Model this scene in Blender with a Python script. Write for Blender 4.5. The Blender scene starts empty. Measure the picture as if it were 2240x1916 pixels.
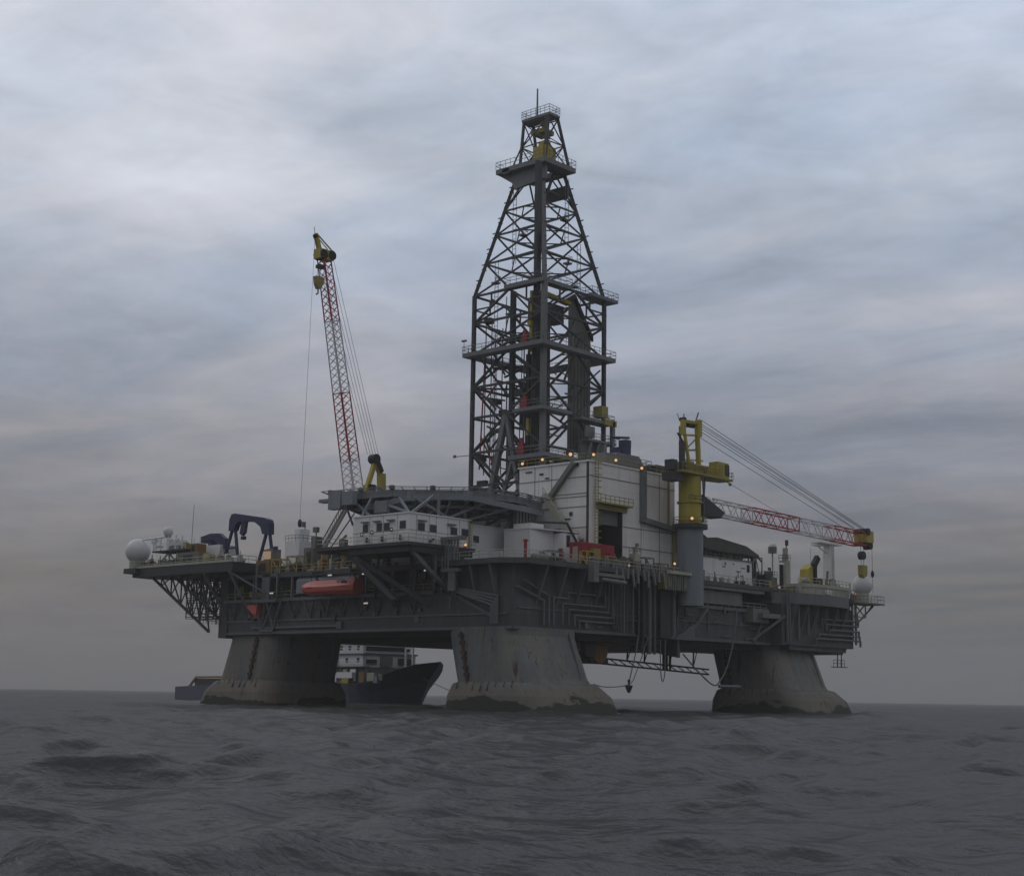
import bpy, math, random
import numpy as np
from mathutils import Vector, Matrix
rnd = random.Random(7)
S = bpy.context.scene
C = S.collection
# ------------------------------------------------------------------ camera
# world axes: X and Y run along the two hull sides of the rig, Z up, sea at 0, near leg of the rig at the origin
FPX, HZ, ROLL, DIST, EYE = 3300.0, 1521.0, math.radians(.92), 228.0, 2.4
yaw = math.atan2(.669, .743)
pitch = math.atan((HZ-958)/FPX)
f0 = Vector((math.cos(yaw), math.sin(yaw), 0)); r0 = Vector((f0.y, -f0.x, 0)); up = Vector((0, 0, 1))
fw = f0*math.cos(pitch)+up*math.sin(pitch); u0 = r0.cross(fw)
rt = r0*math.cos(ROLL)+u0*math.sin(ROLL); uu = -r0*math.sin(ROLL)+u0*math.cos(ROLL)
cam = bpy.data.objects.new('camera', bpy.data.cameras.new('camera')); C.objects.link(cam)
cam.matrix_world = Matrix(((rt.x, uu.x, -fw.x, -DIST*f0.x), (rt.y, uu.y, -fw.y, -DIST*f0.y), (rt.z, uu.z, -fw.z, EYE), (0, 0, 0, 1)))
cam.data.sensor_width = 36; cam.data.lens = 36*FPX/2240; cam.data.clip_start = .3; cam.data.clip_end = 30000
S.camera = cam
CAM = Vector((-DIST*f0.x, -DIST*f0.y, EYE))
S.view_settings.view_transform = 'Standard'; S.view_settings.look = 'None'
S.view_settings.gamma = 1; S.view_settings.exposure = 0
# ------------------------------------------------------------------ sky
SUN_EL, SUN_AZ = math.radians(38), yaw + math.radians(62)
W = bpy.data.worlds.new('World'); S.world = W; W.use_nodes = True
nt = W.node_tree; nt.nodes.clear()
class G:
    """tiny node helper"""
    def __init__(s, nt): s.nt = nt
    def n(s, t, **k):
        nd = s.nt.nodes.new(t)
        for a, b in k.items():
            if a[0] == '_':
                nd.inputs[int(a[1:]) if a[1:].isdigit() else a[1:]].default_value = b
            else: setattr(nd, a, b)
        return nd
    def l(s, a, b): s.nt.links.new(a, b)
    def math(s, op, a, b=None, clamp=False):
        m = s.n('ShaderNodeMath', operation=op); m.use_clamp = clamp
        for i, v in enumerate((a, b)):
            if v is None: continue
            if isinstance(v, (int, float)): m.inputs[i].default_value = v
            else: s.l(v, m.inputs[i])
        return m.outputs[0]
    def mix(s, fac, a, b, blend='MIX'):
        m = s.n('ShaderNodeMix', data_type='RGBA', blend_type=blend)
        for i, v in ((0, fac), (6, a), (7, b)):
            if isinstance(v, (int, float)): m.inputs[i].default_value = v
            elif isinstance(v, tuple): m.inputs[i].default_value = (*v[:3], 1)
            else: s.l(v, m.inputs[i])
        return m.outputs[2]
    def ramp(s, fac, stops, interp='LINEAR'):
        r = s.n('ShaderNodeValToRGB'); r.color_ramp.interpolation = interp
        e = r.color_ramp.elements
        while len(e) < len(stops): e.new(.5)
        for i, (p, c) in enumerate(stops):
            e[i].position = p; e[i].color = (c, c, c, 1) if isinstance(c, (int, float)) else (*c[:3], 1)
        s.l(fac, r.inputs[0]); return r.outputs[0]
    def noise(s, vec, scale, detail=4, rough=.55, dist=0):
        m = s.n('ShaderNodeTexNoise'); m.inputs['Scale'].default_value = scale; m.inputs['Detail'].default_value = detail
        m.inputs['Roughness'].default_value = rough; m.inputs['Distortion'].default_value = dist
        if vec is not None: s.l(vec, m.inputs['Vector'])
        return m.outputs['Fac']
    def scale(s, vec, sc, loc=(0, 0, 0)):
        m = s.n('ShaderNodeMapping'); m.inputs['Scale'].default_value = sc; m.inputs['Location'].default_value = loc
        s.l(vec, m.inputs['Vector']); return m.outputs[0]
g = G(nt)
def srgb(r, g_, b):
    f = lambda v: (v/255/12.92 if v/255 <= .04045 else ((v/255+.055)/1.055)**2.4)
    return (f(r), f(g_), f(b))
tc = g.n('ShaderNodeTexCoord').outputs['Generated']
sky = g.n('ShaderNodeTexSky', sky_type='NISHITA'); sky.sun_disc = False; sky.sun_elevation = SUN_EL
sky.sun_rotation = math.pi/2 - SUN_AZ; sky.air_density = 1; sky.dust_density = 3
sep = g.n('ShaderNodeSeparateXYZ'); g.l(tc, sep.inputs[0])
z = sep.outputs[2]
cols = g.ramp(g.math('MULTIPLY', z, 1.6), [
    (0.0, srgb(92, 92, 97)), (.05, srgb(101, 100, 104)), (.12, srgb(118, 115, 115)), (.20, srgb(135, 135, 142)), (.30, srgb(153, 157, 168)),
    (.42, srgb(171, 178, 192)), (.55, srgb(188, 196, 210)), (.70, srgb(196, 203, 217)), (1.0, srgb(196, 202, 214))])
# cloud deck: the direction projected on a layer overhead, plus broad soft bands
zz = g.math('ADD', g.math('MAXIMUM', z, 0.0), .055)
cx = g.math('DIVIDE', sep.outputs[0], zz); cy = g.math('DIVIDE', sep.outputs[1], zz)
cmb = g.n('ShaderNodeCombineXYZ'); g.l(cx, cmb.inputs[0]); g.l(cy, cmb.inputs[1]); cmb.inputs[2].default_value = 3.1
n1 = g.noise(cmb.outputs[0], 1.15, 6, .55, .5)
rotm = g.n('ShaderNodeMapping'); rotm.inputs['Rotation'].default_value = (0, 0, -yaw-.06); rotm.inputs['Scale'].default_value = (1.0, .42, 1); g.l(cmb.outputs[0], rotm.inputs['Vector'])
n2 = g.noise(rotm.outputs[0], 2.1, 9, .62, .5)
n3 = g.noise(g.scale(tc, (2.2, 2.2, 7.0)), 1.5, 3, .5)
d1 = g.math('MULTIPLY', g.math('SUBTRACT', n1, .5), .70)
d2 = g.math('MULTIPLY', g.math('SUBTRACT', n2, .5), .75)
n4 = g.noise(g.scale(tc, (7, 7, 22)), 1.6, 5, .6, .6)
d4 = g.math('MULTIPLY', g.math('SUBTRACT', n4, .5), .42)
d3 = g.math('MULTIPLY', g.math('SUBTRACT', n3, .5), .55)
amp = g.ramp(z, [(0, .3), (.05, .75), (.2, 1.1)])
dens = g.math('ADD', g.math('MULTIPLY', g.math('ADD', g.math('ADD', g.math('ADD', d1, d2), d3), d4), amp), 1.045)
vm = g.n('ShaderNodeVectorMath', operation='SCALE'); g.l(cols, vm.inputs[0]); g.l(dens, vm.inputs['Scale'])
# breaks in the cloud are bluer, thick cloud a little warmer
tint = g.mix(g.ramp(g.math('ADD', g.math('MULTIPLY', n2, .6), g.math('MULTIPLY', n3, .4)), [(.38, 0), (.60, 1)]), (.90, .99, 1.08), (1.07, 1.0, .93))
cl = g.mix(.8, vm.outputs[0], g.mix(1.0, vm.outputs[0], tint, 'MULTIPLY'))
# the evening is brighter ahead than behind
dot = g.n('ShaderNodeVectorMath', operation='DOT_PRODUCT'); g.l(tc, dot.inputs[0]); dot.inputs[1].default_value = (f0.x, f0.y, 0)
side = g.ramp(g.math('MULTIPLY_ADD' if False else 'ADD', g.math('MULTIPLY', dot.outputs['Value'], .5), .5), [(0, (.74, .70, .65)), (.45, (.76, .73, .69)), (.8, (.93, .92, .9)), (.93, 1), (1, 1)])
ten = g.n('ShaderNodeVectorMath', operation='SCALE'); g.l(g.mix(1.0, cl, side, 'MULTIPLY'), ten.inputs[0]); ten.inputs['Scale'].default_value = 10.0
fin = g.mix(.97, sky.outputs[0], ten.outputs[0])
bg = g.n('ShaderNodeBackground'); bg.inputs[1].default_value = .1; g.l(fin, bg.inputs[0])
wo = g.n('ShaderNodeOutputWorld'); g.l(bg.outputs[0], wo.inputs[0])
sun = bpy.data.objects.new('sun', bpy.data.lights.new('sun', 'SUN')); C.objects.link(sun)
sun.data.energy = .3; sun.data.angle = math.radians(30); sun.data.color = (1, .96, .9)
sd = Vector((math.cos(SUN_AZ)*math.cos(SUN_EL), math.sin(SUN_AZ)*math.cos(SUN_EL), math.sin(SUN_EL)))
sun.rotation_euler = sd.to_track_quat('Z', 'Y').to_euler(); sun.location = sd*300

# ------------------------------------------------------------------ materials
def plate_tone(k, vec, c, amt, seam=.72):
    'welded plates: each a slightly different tone, thin dark seams'
    br = k.n('ShaderNodeTexBrick'); k.l(vec, br.inputs['Vector']); br.inputs['Color1'].default_value = (1, 1, 1, 1); v = 1-amt
    br.inputs['Color2'].default_value = (v, v, v, 1); br.inputs['Mortar'].default_value = (seam, seam*.98, seam*.96, 1); br.inputs['Scale'].default_value = 1
    br.inputs['Mortar Size'].default_value = .035; br.inputs['Mortar Smooth'].default_value = .4; br.inputs['Brick Width'].default_value = 5.3; br.inputs['Row Height'].default_value = 2.35
    return k.mix(1.0, c, br.outputs['Color'], 'MULTIPLY')
def mat(name, rgb, rough=.6, metal=0, dirt=.35, rust=0.0, streak=True, bump=.0, plates=0):
    m = bpy.data.materials.new(name); m.use_nodes = True; t = m.node_tree; t.nodes.clear(); k = G(t)
    pos = k.n('ShaderNodeNewGeometry').outputs['Position']
    v1 = k.noise(k.scale(pos, (.9, .9, .10 if streak else .9)), 1.0, 5, .6)
    v2 = k.noise(pos, .22, 4, .6)
    c = k.mix(k.math('MULTIPLY', k.ramp(v1, [(.35, 0), (.72, 1)]), dirt), rgb, tuple(x*.55+.004 for x in rgb))
    c = k.mix(k.math('MULTIPLY', k.ramp(v2, [(.3, 0), (.7, 1)]), dirt*.6), c, tuple(x*.72+.012 for x in rgb))
    if rust:
        v3 = k.noise(k.scale(pos, (1.7, 1.7, .13), (3, 9, 0)), 1.0, 6, .65, .4)
        c = k.mix(k.math('MULTIPLY', k.ramp(v3, [(.58, 0), (.70, 1)]), rust), c, (.11, .05, .025))
    if plates:
        sp = k.n('ShaderNodeSeparateXYZ'); k.l(pos, sp.inputs[0]); cm = k.n('ShaderNodeCombineXYZ')
        k.l(k.math('ADD', sp.outputs[0], sp.outputs[1]), cm.inputs[0]); k.l(sp.outputs[2], cm.inputs[1])
        c = plate_tone(k, cm.outputs[0], c, plates, .72 if plates > .1 else .88)
    b = k.n('ShaderNodeBsdfPrincipled'); k.l(c, b.inputs['Base Color']); b.inputs['Metallic'].default_value = metal
    k.l(k.math('ADD', k.math('MULTIPLY', v1, .25), rough-.12), b.inputs['Roughness'])
    b.inputs['Specular IOR Level'].default_value = .3
    if bump:
        bp = k.n('ShaderNodeBump'); bp.inputs['Strength'].default_value = bump; bp.inputs['Distance'].default_value = .1
        k.l(k.noise(pos, .8, 4), bp.inputs['Height']); k.l(bp.outputs[0], b.inputs['Normal'])
    o = k.n('ShaderNodeOutputMaterial'); k.l(b.outputs[0], o.inputs[0]); return m
def lampmat(name, rgb, e):
    m = bpy.data.materials.new(name); m.use_nodes = True; t = m.node_tree; t.nodes.clear(); k = G(t)
    em = k.n('ShaderNodeEmission'); em.inputs[0].default_value = (*rgb, 1); em.inputs[1].default_value = e
    o = k.n('ShaderNodeOutputMaterial'); k.l(em.outputs[0], o.inputs[0]); return m
M = dict(
    hull=mat('hull_grey_paint', (.090, .097, .103), .55, dirt=.65, rust=.5, bump=.15, plates=.22),
    hull2=mat('hull_light_grey_paint', (.135, .145, .155), .55, dirt=.5, rust=.25),
    ped=mat('pedestal_grey_paint', (.20, .225, .25), .5, dirt=.4, rust=.15),
    steel=mat('structural_steel_paint', (.17, .18, .19), .55, dirt=.4, rust=.1),
    dark=mat('dark_steel_paint', (.040, .043, .048), .55, dirt=.4),
    derr=mat('derrick_steel_paint', (.055, .058, .064), .55, dirt=.4),
    white=mat('white_paint', (.80, .79, .78), .5, dirt=.2, rust=.3, plates=.04),
    white2=mat('house_white_paint', (.74, .74, .75), .45, dirt=.2, rust=.12),
    dome=mat('radome_white_gelcoat', (.62, .62, .63), .4, dirt=.1, streak=False),
    heli=mat('helideck_aluminium', (.22, .23, .25), .5, dirt=.4),
    cream=mat('cream_steel_paint', (.40, .40, .33), .55, dirt=.4, rust=.2),
    yellow=mat('yellow_paint', (.42, .35, .045), .5, dirt=.45, rust=.2),
    yellow2=mat('dirty_yellow_paint', (.32, .27, .07), .55, dirt=.5, rust=.3),
    rustbrown=mat('rusty_steel', (.07, .045, .03), .8, dirt=.6, rust=.5),
    orange=mat('orange_brown_paint', (.26, .15, .05), .6, dirt=.5, rust=.3),
    red=mat('red_paint', (.30, .022, .035), .5, dirt=.4),
    redw=mat('boom_red_paint', (.38, .04, .05), .5, dirt=.3),
    bwhite=mat('boom_white_paint', (.60, .60, .62), .5, dirt=.25),
    blue=mat('dark_blue_paint', (.026, .034, .095), .45, dirt=.3),
    shipblue=mat('ship_blue_paint', (.075, .085, .125), .45, dirt=.25),
    boat=mat('lifeboat_orange_red', (.46, .085, .07), .4, dirt=.2, streak=False),
    glass=mat('dark_window_glass', (.035, .04, .05), .15, dirt=.05),
    black=mat('black_rubber', (.015, .015, .017), .6, dirt=.2),
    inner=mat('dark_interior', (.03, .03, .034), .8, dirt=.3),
    clutter=mat('weathered_equipment', (.19, .19, .175), .6, dirt=.6, rust=.3),
    green=mat('grey_green_panel', (.21, .22, .20), .6, dirt=.5),
    tarp=mat('olive_canvas', (.10, .10, .085), .8, dirt=.4),
    cable=mat('steel_wire', (.10, .10, .11), .5, dirt=.1),
    hose=mat('grey_hose', (.16, .16, .17), .6, dirt=.3),
)
M['lamp'] = lampmat('warm_lamp', (1.0, .60, .28), .85)
M['lampw'] = lampmat('pale_lamp', (.95, .9, .8), .42)
M['lit'] = lampmat('lit_window', (1.0, .70, .48), .26)
def column_material():
    m = bpy.data.materials.new('weathered_column_paint'); m.use_nodes = True; t = m.node_tree; t.nodes.clear(); k = G(t)
    pos = k.n('ShaderNodeNewGeometry').outputs['Position']
    sp = k.n('ShaderNodeSeparateXYZ'); k.l(pos, sp.inputs[0]); zc = sp.outputs[2]
    v1 = k.noise(k.scale(pos, (.55, .55, .05)), 1.0, 6, .6)
    v2 = k.noise(k.scale(pos, (.16, .16, .07), (4, 1, 2)), 1.0, 4, .6)
    fine = k.noise(pos, 1.3, 6, .65)
    c = k.mix(k.ramp(v1, [(.35, 0), (.7, .85)]), (.175, .187, .20), (.105, .108, .112))
    c = k.mix(k.ramp(v2, [(.44, 0), (.56, .85)]), c, (.20, .192, .165))
    cm = k.n('ShaderNodeCombineXYZ'); k.l(k.math('SUBTRACT', sp.outputs[0], sp.outputs[1]), cm.inputs[0]); k.l(zc, cm.inputs[1])
    c = plate_tone(k, cm.outputs[0], c, .09, .86)
    low = k.math('SUBTRACT', 1.0, k.math('DIVIDE', zc, 5.2), True)
    c = k.mix(k.ramp(k.math('ADD', low, k.math('MULTIPLY', k.math('SUBTRACT', fine, .5), .5)), [(.12, 0), (.42, .6)]), c, (.15, .13, .095))
    rs = k.noise(k.scale(pos, (1.1, 1.1, .22), (7, 2, 5)), 1.0, 6, .7, .6)
    c = k.mix(k.ramp(rs, [(.585, 0), (.66, .9)]), c, (.075, .036, .02))
    fl = k.noise(k.scale(pos, (.11, .11, .3), (0, 3, 0)), 1.0, 7, .62)
    edge = k.math('ADD', zc, k.math('MULTIPLY', k.math('SUBTRACT', fl, .5), -7.0))
    c = k.mix(k.ramp(k.math('DIVIDE', edge, 4.0), [(.27, .95), (.33, 0)]), c, (.03, .032, .026))
    b = k.n('ShaderNodeBsdfPrincipled'); k.l(c, b.inputs['Base Color']); b.inputs['Roughness'].default_value = .7
    b.inputs['Specular IOR Level'].default_value = .2
    bp = k.n('ShaderNodeBump'); bp.inputs['Strength'].default_value = .35; bp.inputs['Distance'].default_value = .2
    k.l(fine, bp.inputs['Height']); k.l(bp.outputs[0], b.inputs['Normal'])
    o = k.n('ShaderNodeOutputMaterial'); k.l(b.outputs[0], o.inputs[0]); return m
M['column'] = column_material()
def sea_material():
    m = bpy.data.materials.new('sea_water'); m.use_nodes = True; t = m.node_tree; t.nodes.clear(); k = G(t)
    pos = k.n('ShaderNodeNewGeometry').outputs['Position']
    at = k.n('ShaderNodeAttribute', attribute_name='foam')
    fo = k.math('MULTIPLY', at.outputs['Fac'], k.ramp(k.noise(pos, 1.1, 6, .7), [(.42, 0), (.58, 1)]))
    rot = k.n('ShaderNodeMapping'); rot.inputs['Rotation'].default_value = (0, 0, -yaw-.3); rot.inputs['Scale'].default_value = (1.0, .8, 1); k.l(pos, rot.inputs['Vector'])
    h = k.math('ADD', k.math('ADD', k.math('MULTIPLY', k.noise(rot.outputs[0], .5, 4, .5), .9), k.math('MULTIPLY', k.noise(rot.outputs[0], 2.6, 4, .55), .15)), k.math('MULTIPLY', k.noise(pos, 8.0, 3, .6), .035))
    bp = k.n('ShaderNodeBump'); bp.inputs['Strength'].default_value = 1.0; bp.inputs['Distance'].default_value = .42
    k.l(h, bp.inputs['Height'])
    # water body with a mirror layer; unresolved ripples keep the grazing reflection well under a flat mirror's
    df = k.n('ShaderNodeBsdfDiffuse'); k.l(k.mix(fo, (.038, .038, .041), (.30, .31, .33)), df.inputs[0]); k.l(bp.outputs[0], df.inputs['Normal'])
    gl = k.n('ShaderNodeBsdfGlossy'); gl.inputs[0].default_value = (1, .97, .94, 1); gl.inputs['Roughness'].default_value = .22; k.l(bp.outputs[0], gl.inputs['Normal'])
    fr = k.n('ShaderNodeFresnel'); fr.inputs[0].default_value = 1.33; k.l(bp.outputs[0], fr.inputs['Normal'])
    fac = k.math('MULTIPLY', k.ramp(fr.outputs[0], [(0, .02), (.2, .11), (.5, .155), (1, .175)]), k.math('SUBTRACT', 1.0, fo))
    ms = k.n('ShaderNodeMixShader'); k.l(fac, ms.inputs[0]); k.l(df.outputs[0], ms.inputs[1]); k.l(gl.outputs[0], ms.inputs[2])
    o = k.n('ShaderNodeOutputMaterial'); k.l(ms.outputs[0], o.inputs[0]); return m
M['sea'] = sea_material()

# ------------------------------------------------------------------ mesh helpers
def v3(p): return Vector(p)
class MB:
    def __init__(s): s.v = []; s.f = []; s.sm = []; s.cuts = []
    def add(s, vs, fs, smooth=False):
        s.cuts.append(len(s.f)); o = len(s.v); s.v += [tuple(p) for p in vs]; s.f += [tuple(i+o for i in f) for f in fs]; s.sm += [smooth]*len(fs); return s
    def box(s, x0, x1, y0, y1, z0, z1):
        if x0 > x1: x0, x1 = x1, x0
        if y0 > y1: y0, y1 = y1, y0
        if z0 > z1: z0, z1 = z1, z0
        return s.add([(x0, y0, z0), (x1, y0, z0), (x1, y1, z0), (x0, y1, z0), (x0, y0, z1), (x1, y0, z1), (x1, y1, z1), (x0, y1, z1)],
                     [(0, 3, 2, 1), (4, 5, 6, 7), (0, 1, 5, 4), (1, 2, 6, 5), (2, 3, 7, 6), (3, 0, 4, 7)])
    def cb(s, c, sx, sy, sz):       # box by base centre
        return s.box(c[0]-sx/2, c[0]+sx/2, c[1]-sy/2, c[1]+sy/2, c[2], c[2]+sz)
    def prism(s, pts, z0, z1, taper=None):    # pts counter-clockwise
        n = len(pts); cxm = sum(p[0] for p in pts)/n; cym = sum(p[1] for p in pts)/n; t = taper or 1
        vs = [(p[0], p[1], z0) for p in pts]+[(cxm+(p[0]-cxm)*t, cym+(p[1]-cym)*t, z1) for p in pts]
        return s.add(vs, [tuple(range(n-1, -1, -1)), tuple(range(n, 2*n))]+[(i, (i+1) % n, n+(i+1) % n, n+i) for i in range(n)])
    def xprism(s, prof, axis, a, b):  # profile of (p, z) extruded along 'x' or 'y'
        n = len(prof)
        if axis == 'x': vs = [(a, p, q) for p, q in prof]+[(b, p, q) for p, q in prof]
        else: vs = [(p, a, q) for p, q in prof]+[(p, b, q) for p, q in prof]
        return s.add(vs, [tuple(range(n)), tuple(range(2*n-1, n-1, -1))]+[(i, n+i, n+(i+1) % n, (i+1) % n) for i in range(n)])
    def loft(s, rings, cap=True, smooth=False):
        n = len(rings[0]); vs = [p for r in rings for p in r]; fs = []
        for j in range(len(rings)-1):
            for i in range(n): fs.append((j*n+i, j*n+(i+1) % n, (j+1)*n+(i+1) % n, (j+1)*n+i))
        s.add(vs, fs, smooth)
        if cap:
            s.add(rings[0], [tuple(range(n-1, -1, -1))]); s.add(rings[-1], [tuple(range(n))]); del s.cuts[-2:]
        return s
    def beam(s, p, q, w=.3, h=None):
        p, q = v3(p), v3(q); d = (q-p)
        if d.length < 1e-6: return s
        d.normalize(); a = d.cross(up) if abs(d.z) < .98 else Vector((math.cos(.0), 0, 0)).cross(d)
        a.normalize(); b = a.cross(d).normalized(); h = h or w; a *= w/2; b *= h/2
        return s.loft([[p-a-b, p+a-b, p+a+b, p-a+b], [q-a-b, q+a-b, q+a+b, q-a+b]])
    def tube(s, p, q, r=.15, r2=None, n=8):
        p, q = v3(p), v3(q); d = (q-p)
        if d.length < 1e-6: return s
        d.normalize(); a = d.cross(up) if abs(d.z) < .98 else Vector((1, 0, 0)); a = (a-d*a.dot(d)).normalized(); b = d.cross(a); r2 = r if r2 is None else r2
        R = lambda c, rr: [c+(a*math.cos(2*math.pi*i/n)+b*math.sin(2*math.pi*i/n))*rr for i in range(n)]
        return s.loft([R(p, r), R(q, r2)], True, n > 5)
    def path(s, pts, r=.1, n=6):
        for a, b in zip(pts, pts[1:]): s.tube(a, b, r, n=n)
        for p in pts[1:-1]: s.sphere(p, r, 4, 6)
        return s
    def bpath(s, pts, w=.2, h=None):
        for a, b in zip(pts, pts[1:]): s.beam(a, b, w, h)
        return s
    def sphere(s, c, r, nz=10, n=16, z0=-1.0, sz=1.0):
        rings = []; c = v3(c)
        for j in range(nz+1):
            a = math.asin(max(-1, z0)) + (math.pi/2-math.asin(max(-1, z0)))*j/nz
            rr = max(r*math.cos(a), r*.004)
            rings.append([(c.x+rr*math.cos(2*math.pi*i/n), c.y+rr*math.sin(2*math.pi*i/n), c.z+r*sz*math.sin(a)) for i in range(n)])
        return s.loft(rings, True, True)
    def rail(s, pts, h=1.1, gap=2.0, r=.05, rows=2, posts=True):
        for a, b in zip(pts, pts[1:]):
            a, b = v3(a), v3(b); L = (b-a).length; k = max(1, round(L/gap))
            for j in range(rows): s.tube(a+up*h*(j+1)/rows, b+up*h*(j+1)/rows, r, n=4)
            if posts:
                for i in range(k+1):
                    p = a.lerp(b, i/k); s.tube(p, p+up*h, r, n=4)
        return s
    def ladder(s, p, q, w=.6, side=(1, 0, 0), gap=.5, r=.06):
        p, q, sd_ = v3(p), v3(q), v3(side).normalized()*w/2; k = max(2, int((q-p).length/gap))
        s.tube(p-sd_, q-sd_, r, n=4); s.tube(p+sd_, q+sd_, r, n=4)
        for i in range(1, k):
            c = p.lerp(q, i/k); s.tube(c-sd_, c+sd_, r*.7, n=4)
        return s
    def build(s, name, m, parent=None, label=None, cat=None, group=None, kind=None):
        vs = np.array(s.v, dtype=float)
        if parent is None: o = np.array([(vs[:, 0].min()+vs[:, 0].max())/2, (vs[:, 1].min()+vs[:, 1].max())/2, vs[:, 2].min()])
        else:
            r = parent
            while r.parent: r = r.parent
            o = np.array(r.location)
        me = bpy.data.meshes.new(name); me.from_pydata((vs-o).tolist(), [], s.f); me.materials.append(M[m])
        me.polygons.foreach_set('use_smooth', s.sm); me.update()
        ob = bpy.data.objects.new(name, me); C.objects.link(ob)
        if parent is None: ob.location = o.tolist()
        else: ob.parent = parent
        tag(ob, label, cat, group, kind); return ob
def split(b, name, m, parent):
    'every box, beam or tube of the collector as a mesh of its own'
    ends = b.cuts[1:]+[len(b.f)]
    for a, z_ in zip(b.cuts, ends):
        c = MB(); fs = b.f[a:z_]; lo = min(min(f) for f in fs); hi = max(max(f) for f in fs)
        c.v = b.v[lo:hi+1]; c.f = [tuple(i-lo for i in f) for f in fs]; c.sm = b.sm[a:z_]; c.build(name, m, parent)
def tag(o, label=None, cat=None, group=None, kind=None):
    for a, b in (('label', label), ('category', cat), ('group', group), ('kind', kind)):
        if b: o[a] = b
def thing(name, loc, label, cat, group=None):
    o = bpy.data.objects.new(name, None); C.objects.link(o); o.location = loc; o.empty_display_size = .5; tag(o, label, cat, group); return o
def rrect(cx, cy, hx, hy, r, z, n=6):
    pts = []
    for k, (sx, sy) in enumerate(((1, 1), (-1, 1), (-1, -1), (1, -1))):
        for i in range(n+1):
            a = math.pi/2*(k+i/n); pts.append((cx+sx*(hx-r)+r*math.cos(a), cy+sy*(hy-r)+r*math.sin(a), z))
    return pts
def L(p, q, t): return tuple(a+(b-a)*t for a, b in zip(p, q))

# ------------------------------------------------------------------ sea
def build_sea():
    # polar sheet round the viewer, dense where the water is near and ahead
    front = np.linspace(-24, 24, 760); side_ = np.concatenate([np.linspace(25, 60, 50), np.linspace(63, 297, 60), np.linspace(300, 335, 50)])
    ang = np.radians(np.concatenate([front, side_])) + yaw
    rad = np.concatenate([np.geomspace(3, 700, 980), np.geomspace(712, 3000, 60)])
    na, nr = len(ang), len(rad)
    A, R_ = np.meshgrid(ang, rad); X = CAM.x+R_*np.cos(A); Y = CAM.y+R_*np.sin(A)
    sp = np.maximum(R_*np.log(rad[1]/rad[0]), R_*math.radians(48/760))
    rg = np.random.RandomState(11); Z = np.zeros_like(X); DX = np.zeros_like(X); DY = np.zeros_like(X); ST = np.zeros_like(X)
    K = 110
    for i in range(K):
        lam = 1.1*(34/1.1)**((i+rg.rand())/K)
        th = yaw+math.pi+math.radians(25)+rg.normal(0, .6 if lam > 5 else .95)
        k = 2*math.pi/lam; st = .032*(1.0 if lam < 6 else (6/lam)**.75)*(1.3 if 3.5 < lam < 14 else 1.0)
        a = st/k; ph = rg.rand()*6.283
        w = np.clip((lam/sp-2.5)/3, 0, 1)
        # slow grouping of the waves, so that crests are short and irregular
        q = k*(X*math.cos(th)+Y*math.sin(th))+ph; c = np.cos(q)*w; s_ = np.sin(q)*w
        Z += a*c; DX -= 1.0*a*math.cos(th)*s_; DY -= 1.0*a*math.sin(th)*s_; ST += st*c
    Z += 0.0
    V = np.stack([X+DX, Y+DY, Z], -1).reshape(-1, 3)
    V = np.vstack([V, [[CAM.x, CAM.y, 0]]])
    idx = np.arange(nr*na).reshape(nr, na); nx = np.roll(idx, -1, 1)
    q = np.stack([idx[:-1], idx[1:], nx[1:], nx[:-1]], -1).reshape(-1, 4)
    me = bpy.data.meshes.new('sea'); nq = len(q); tri = np.stack([idx[0], nx[0], np.full(na, nr*na)], -1)
    me.vertices.add(len(V)); me.vertices.foreach_set('co', V.ravel())
    me.loops.add(nq*4+na*3); me.loops.foreach_set('vertex_index', np.concatenate([q.ravel(), tri.ravel()]))
    me.polygons.add(nq+na); me.polygons.foreach_set('loop_start', np.concatenate([np.arange(nq)*4, nq*4+np.arange(na)*3]))
    me.polygons.foreach_set('loop_total', np.concatenate([np.full(nq, 4), np.full(na, 3)]))
    me.polygons.foreach_set('use_smooth', np.ones(nq+na, bool))
    foam = np.clip((ST-.60)/.2, 0, 1)*np.clip((Z-.12)/.3, 0, 1)
    for (cxx, cyy) in ((1, -3.5), (69, -3.5), (1, 57)):
        d = np.maximum(np.abs(X-cxx)-9.6, np.abs(Y-cyy)-10.2); foam = np.maximum(foam, np.clip(1-np.abs(d)/2.6, 0, 1)*.85)
    at = me.attributes.new('foam', 'FLOAT', 'POINT'); at.data.foreach_set('value', np.append(foam.ravel(), 0))
    me.materials.append(M['sea']); me.update(calc_edges=True); me.validate()
    o = bpy.data.objects.new('sea', me); C.objects.link(o); o['kind'] = 'structure'; o['label'] = 'dark choppy grey sea reaching to the horizon'
build_sea()

# ================================================================== RIG HULL
hull = thing('drilling_platform', (35, 25, 0), 'grey semi-submersible platform hull standing on rust stained columns in the sea', 'oil platform')
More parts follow.
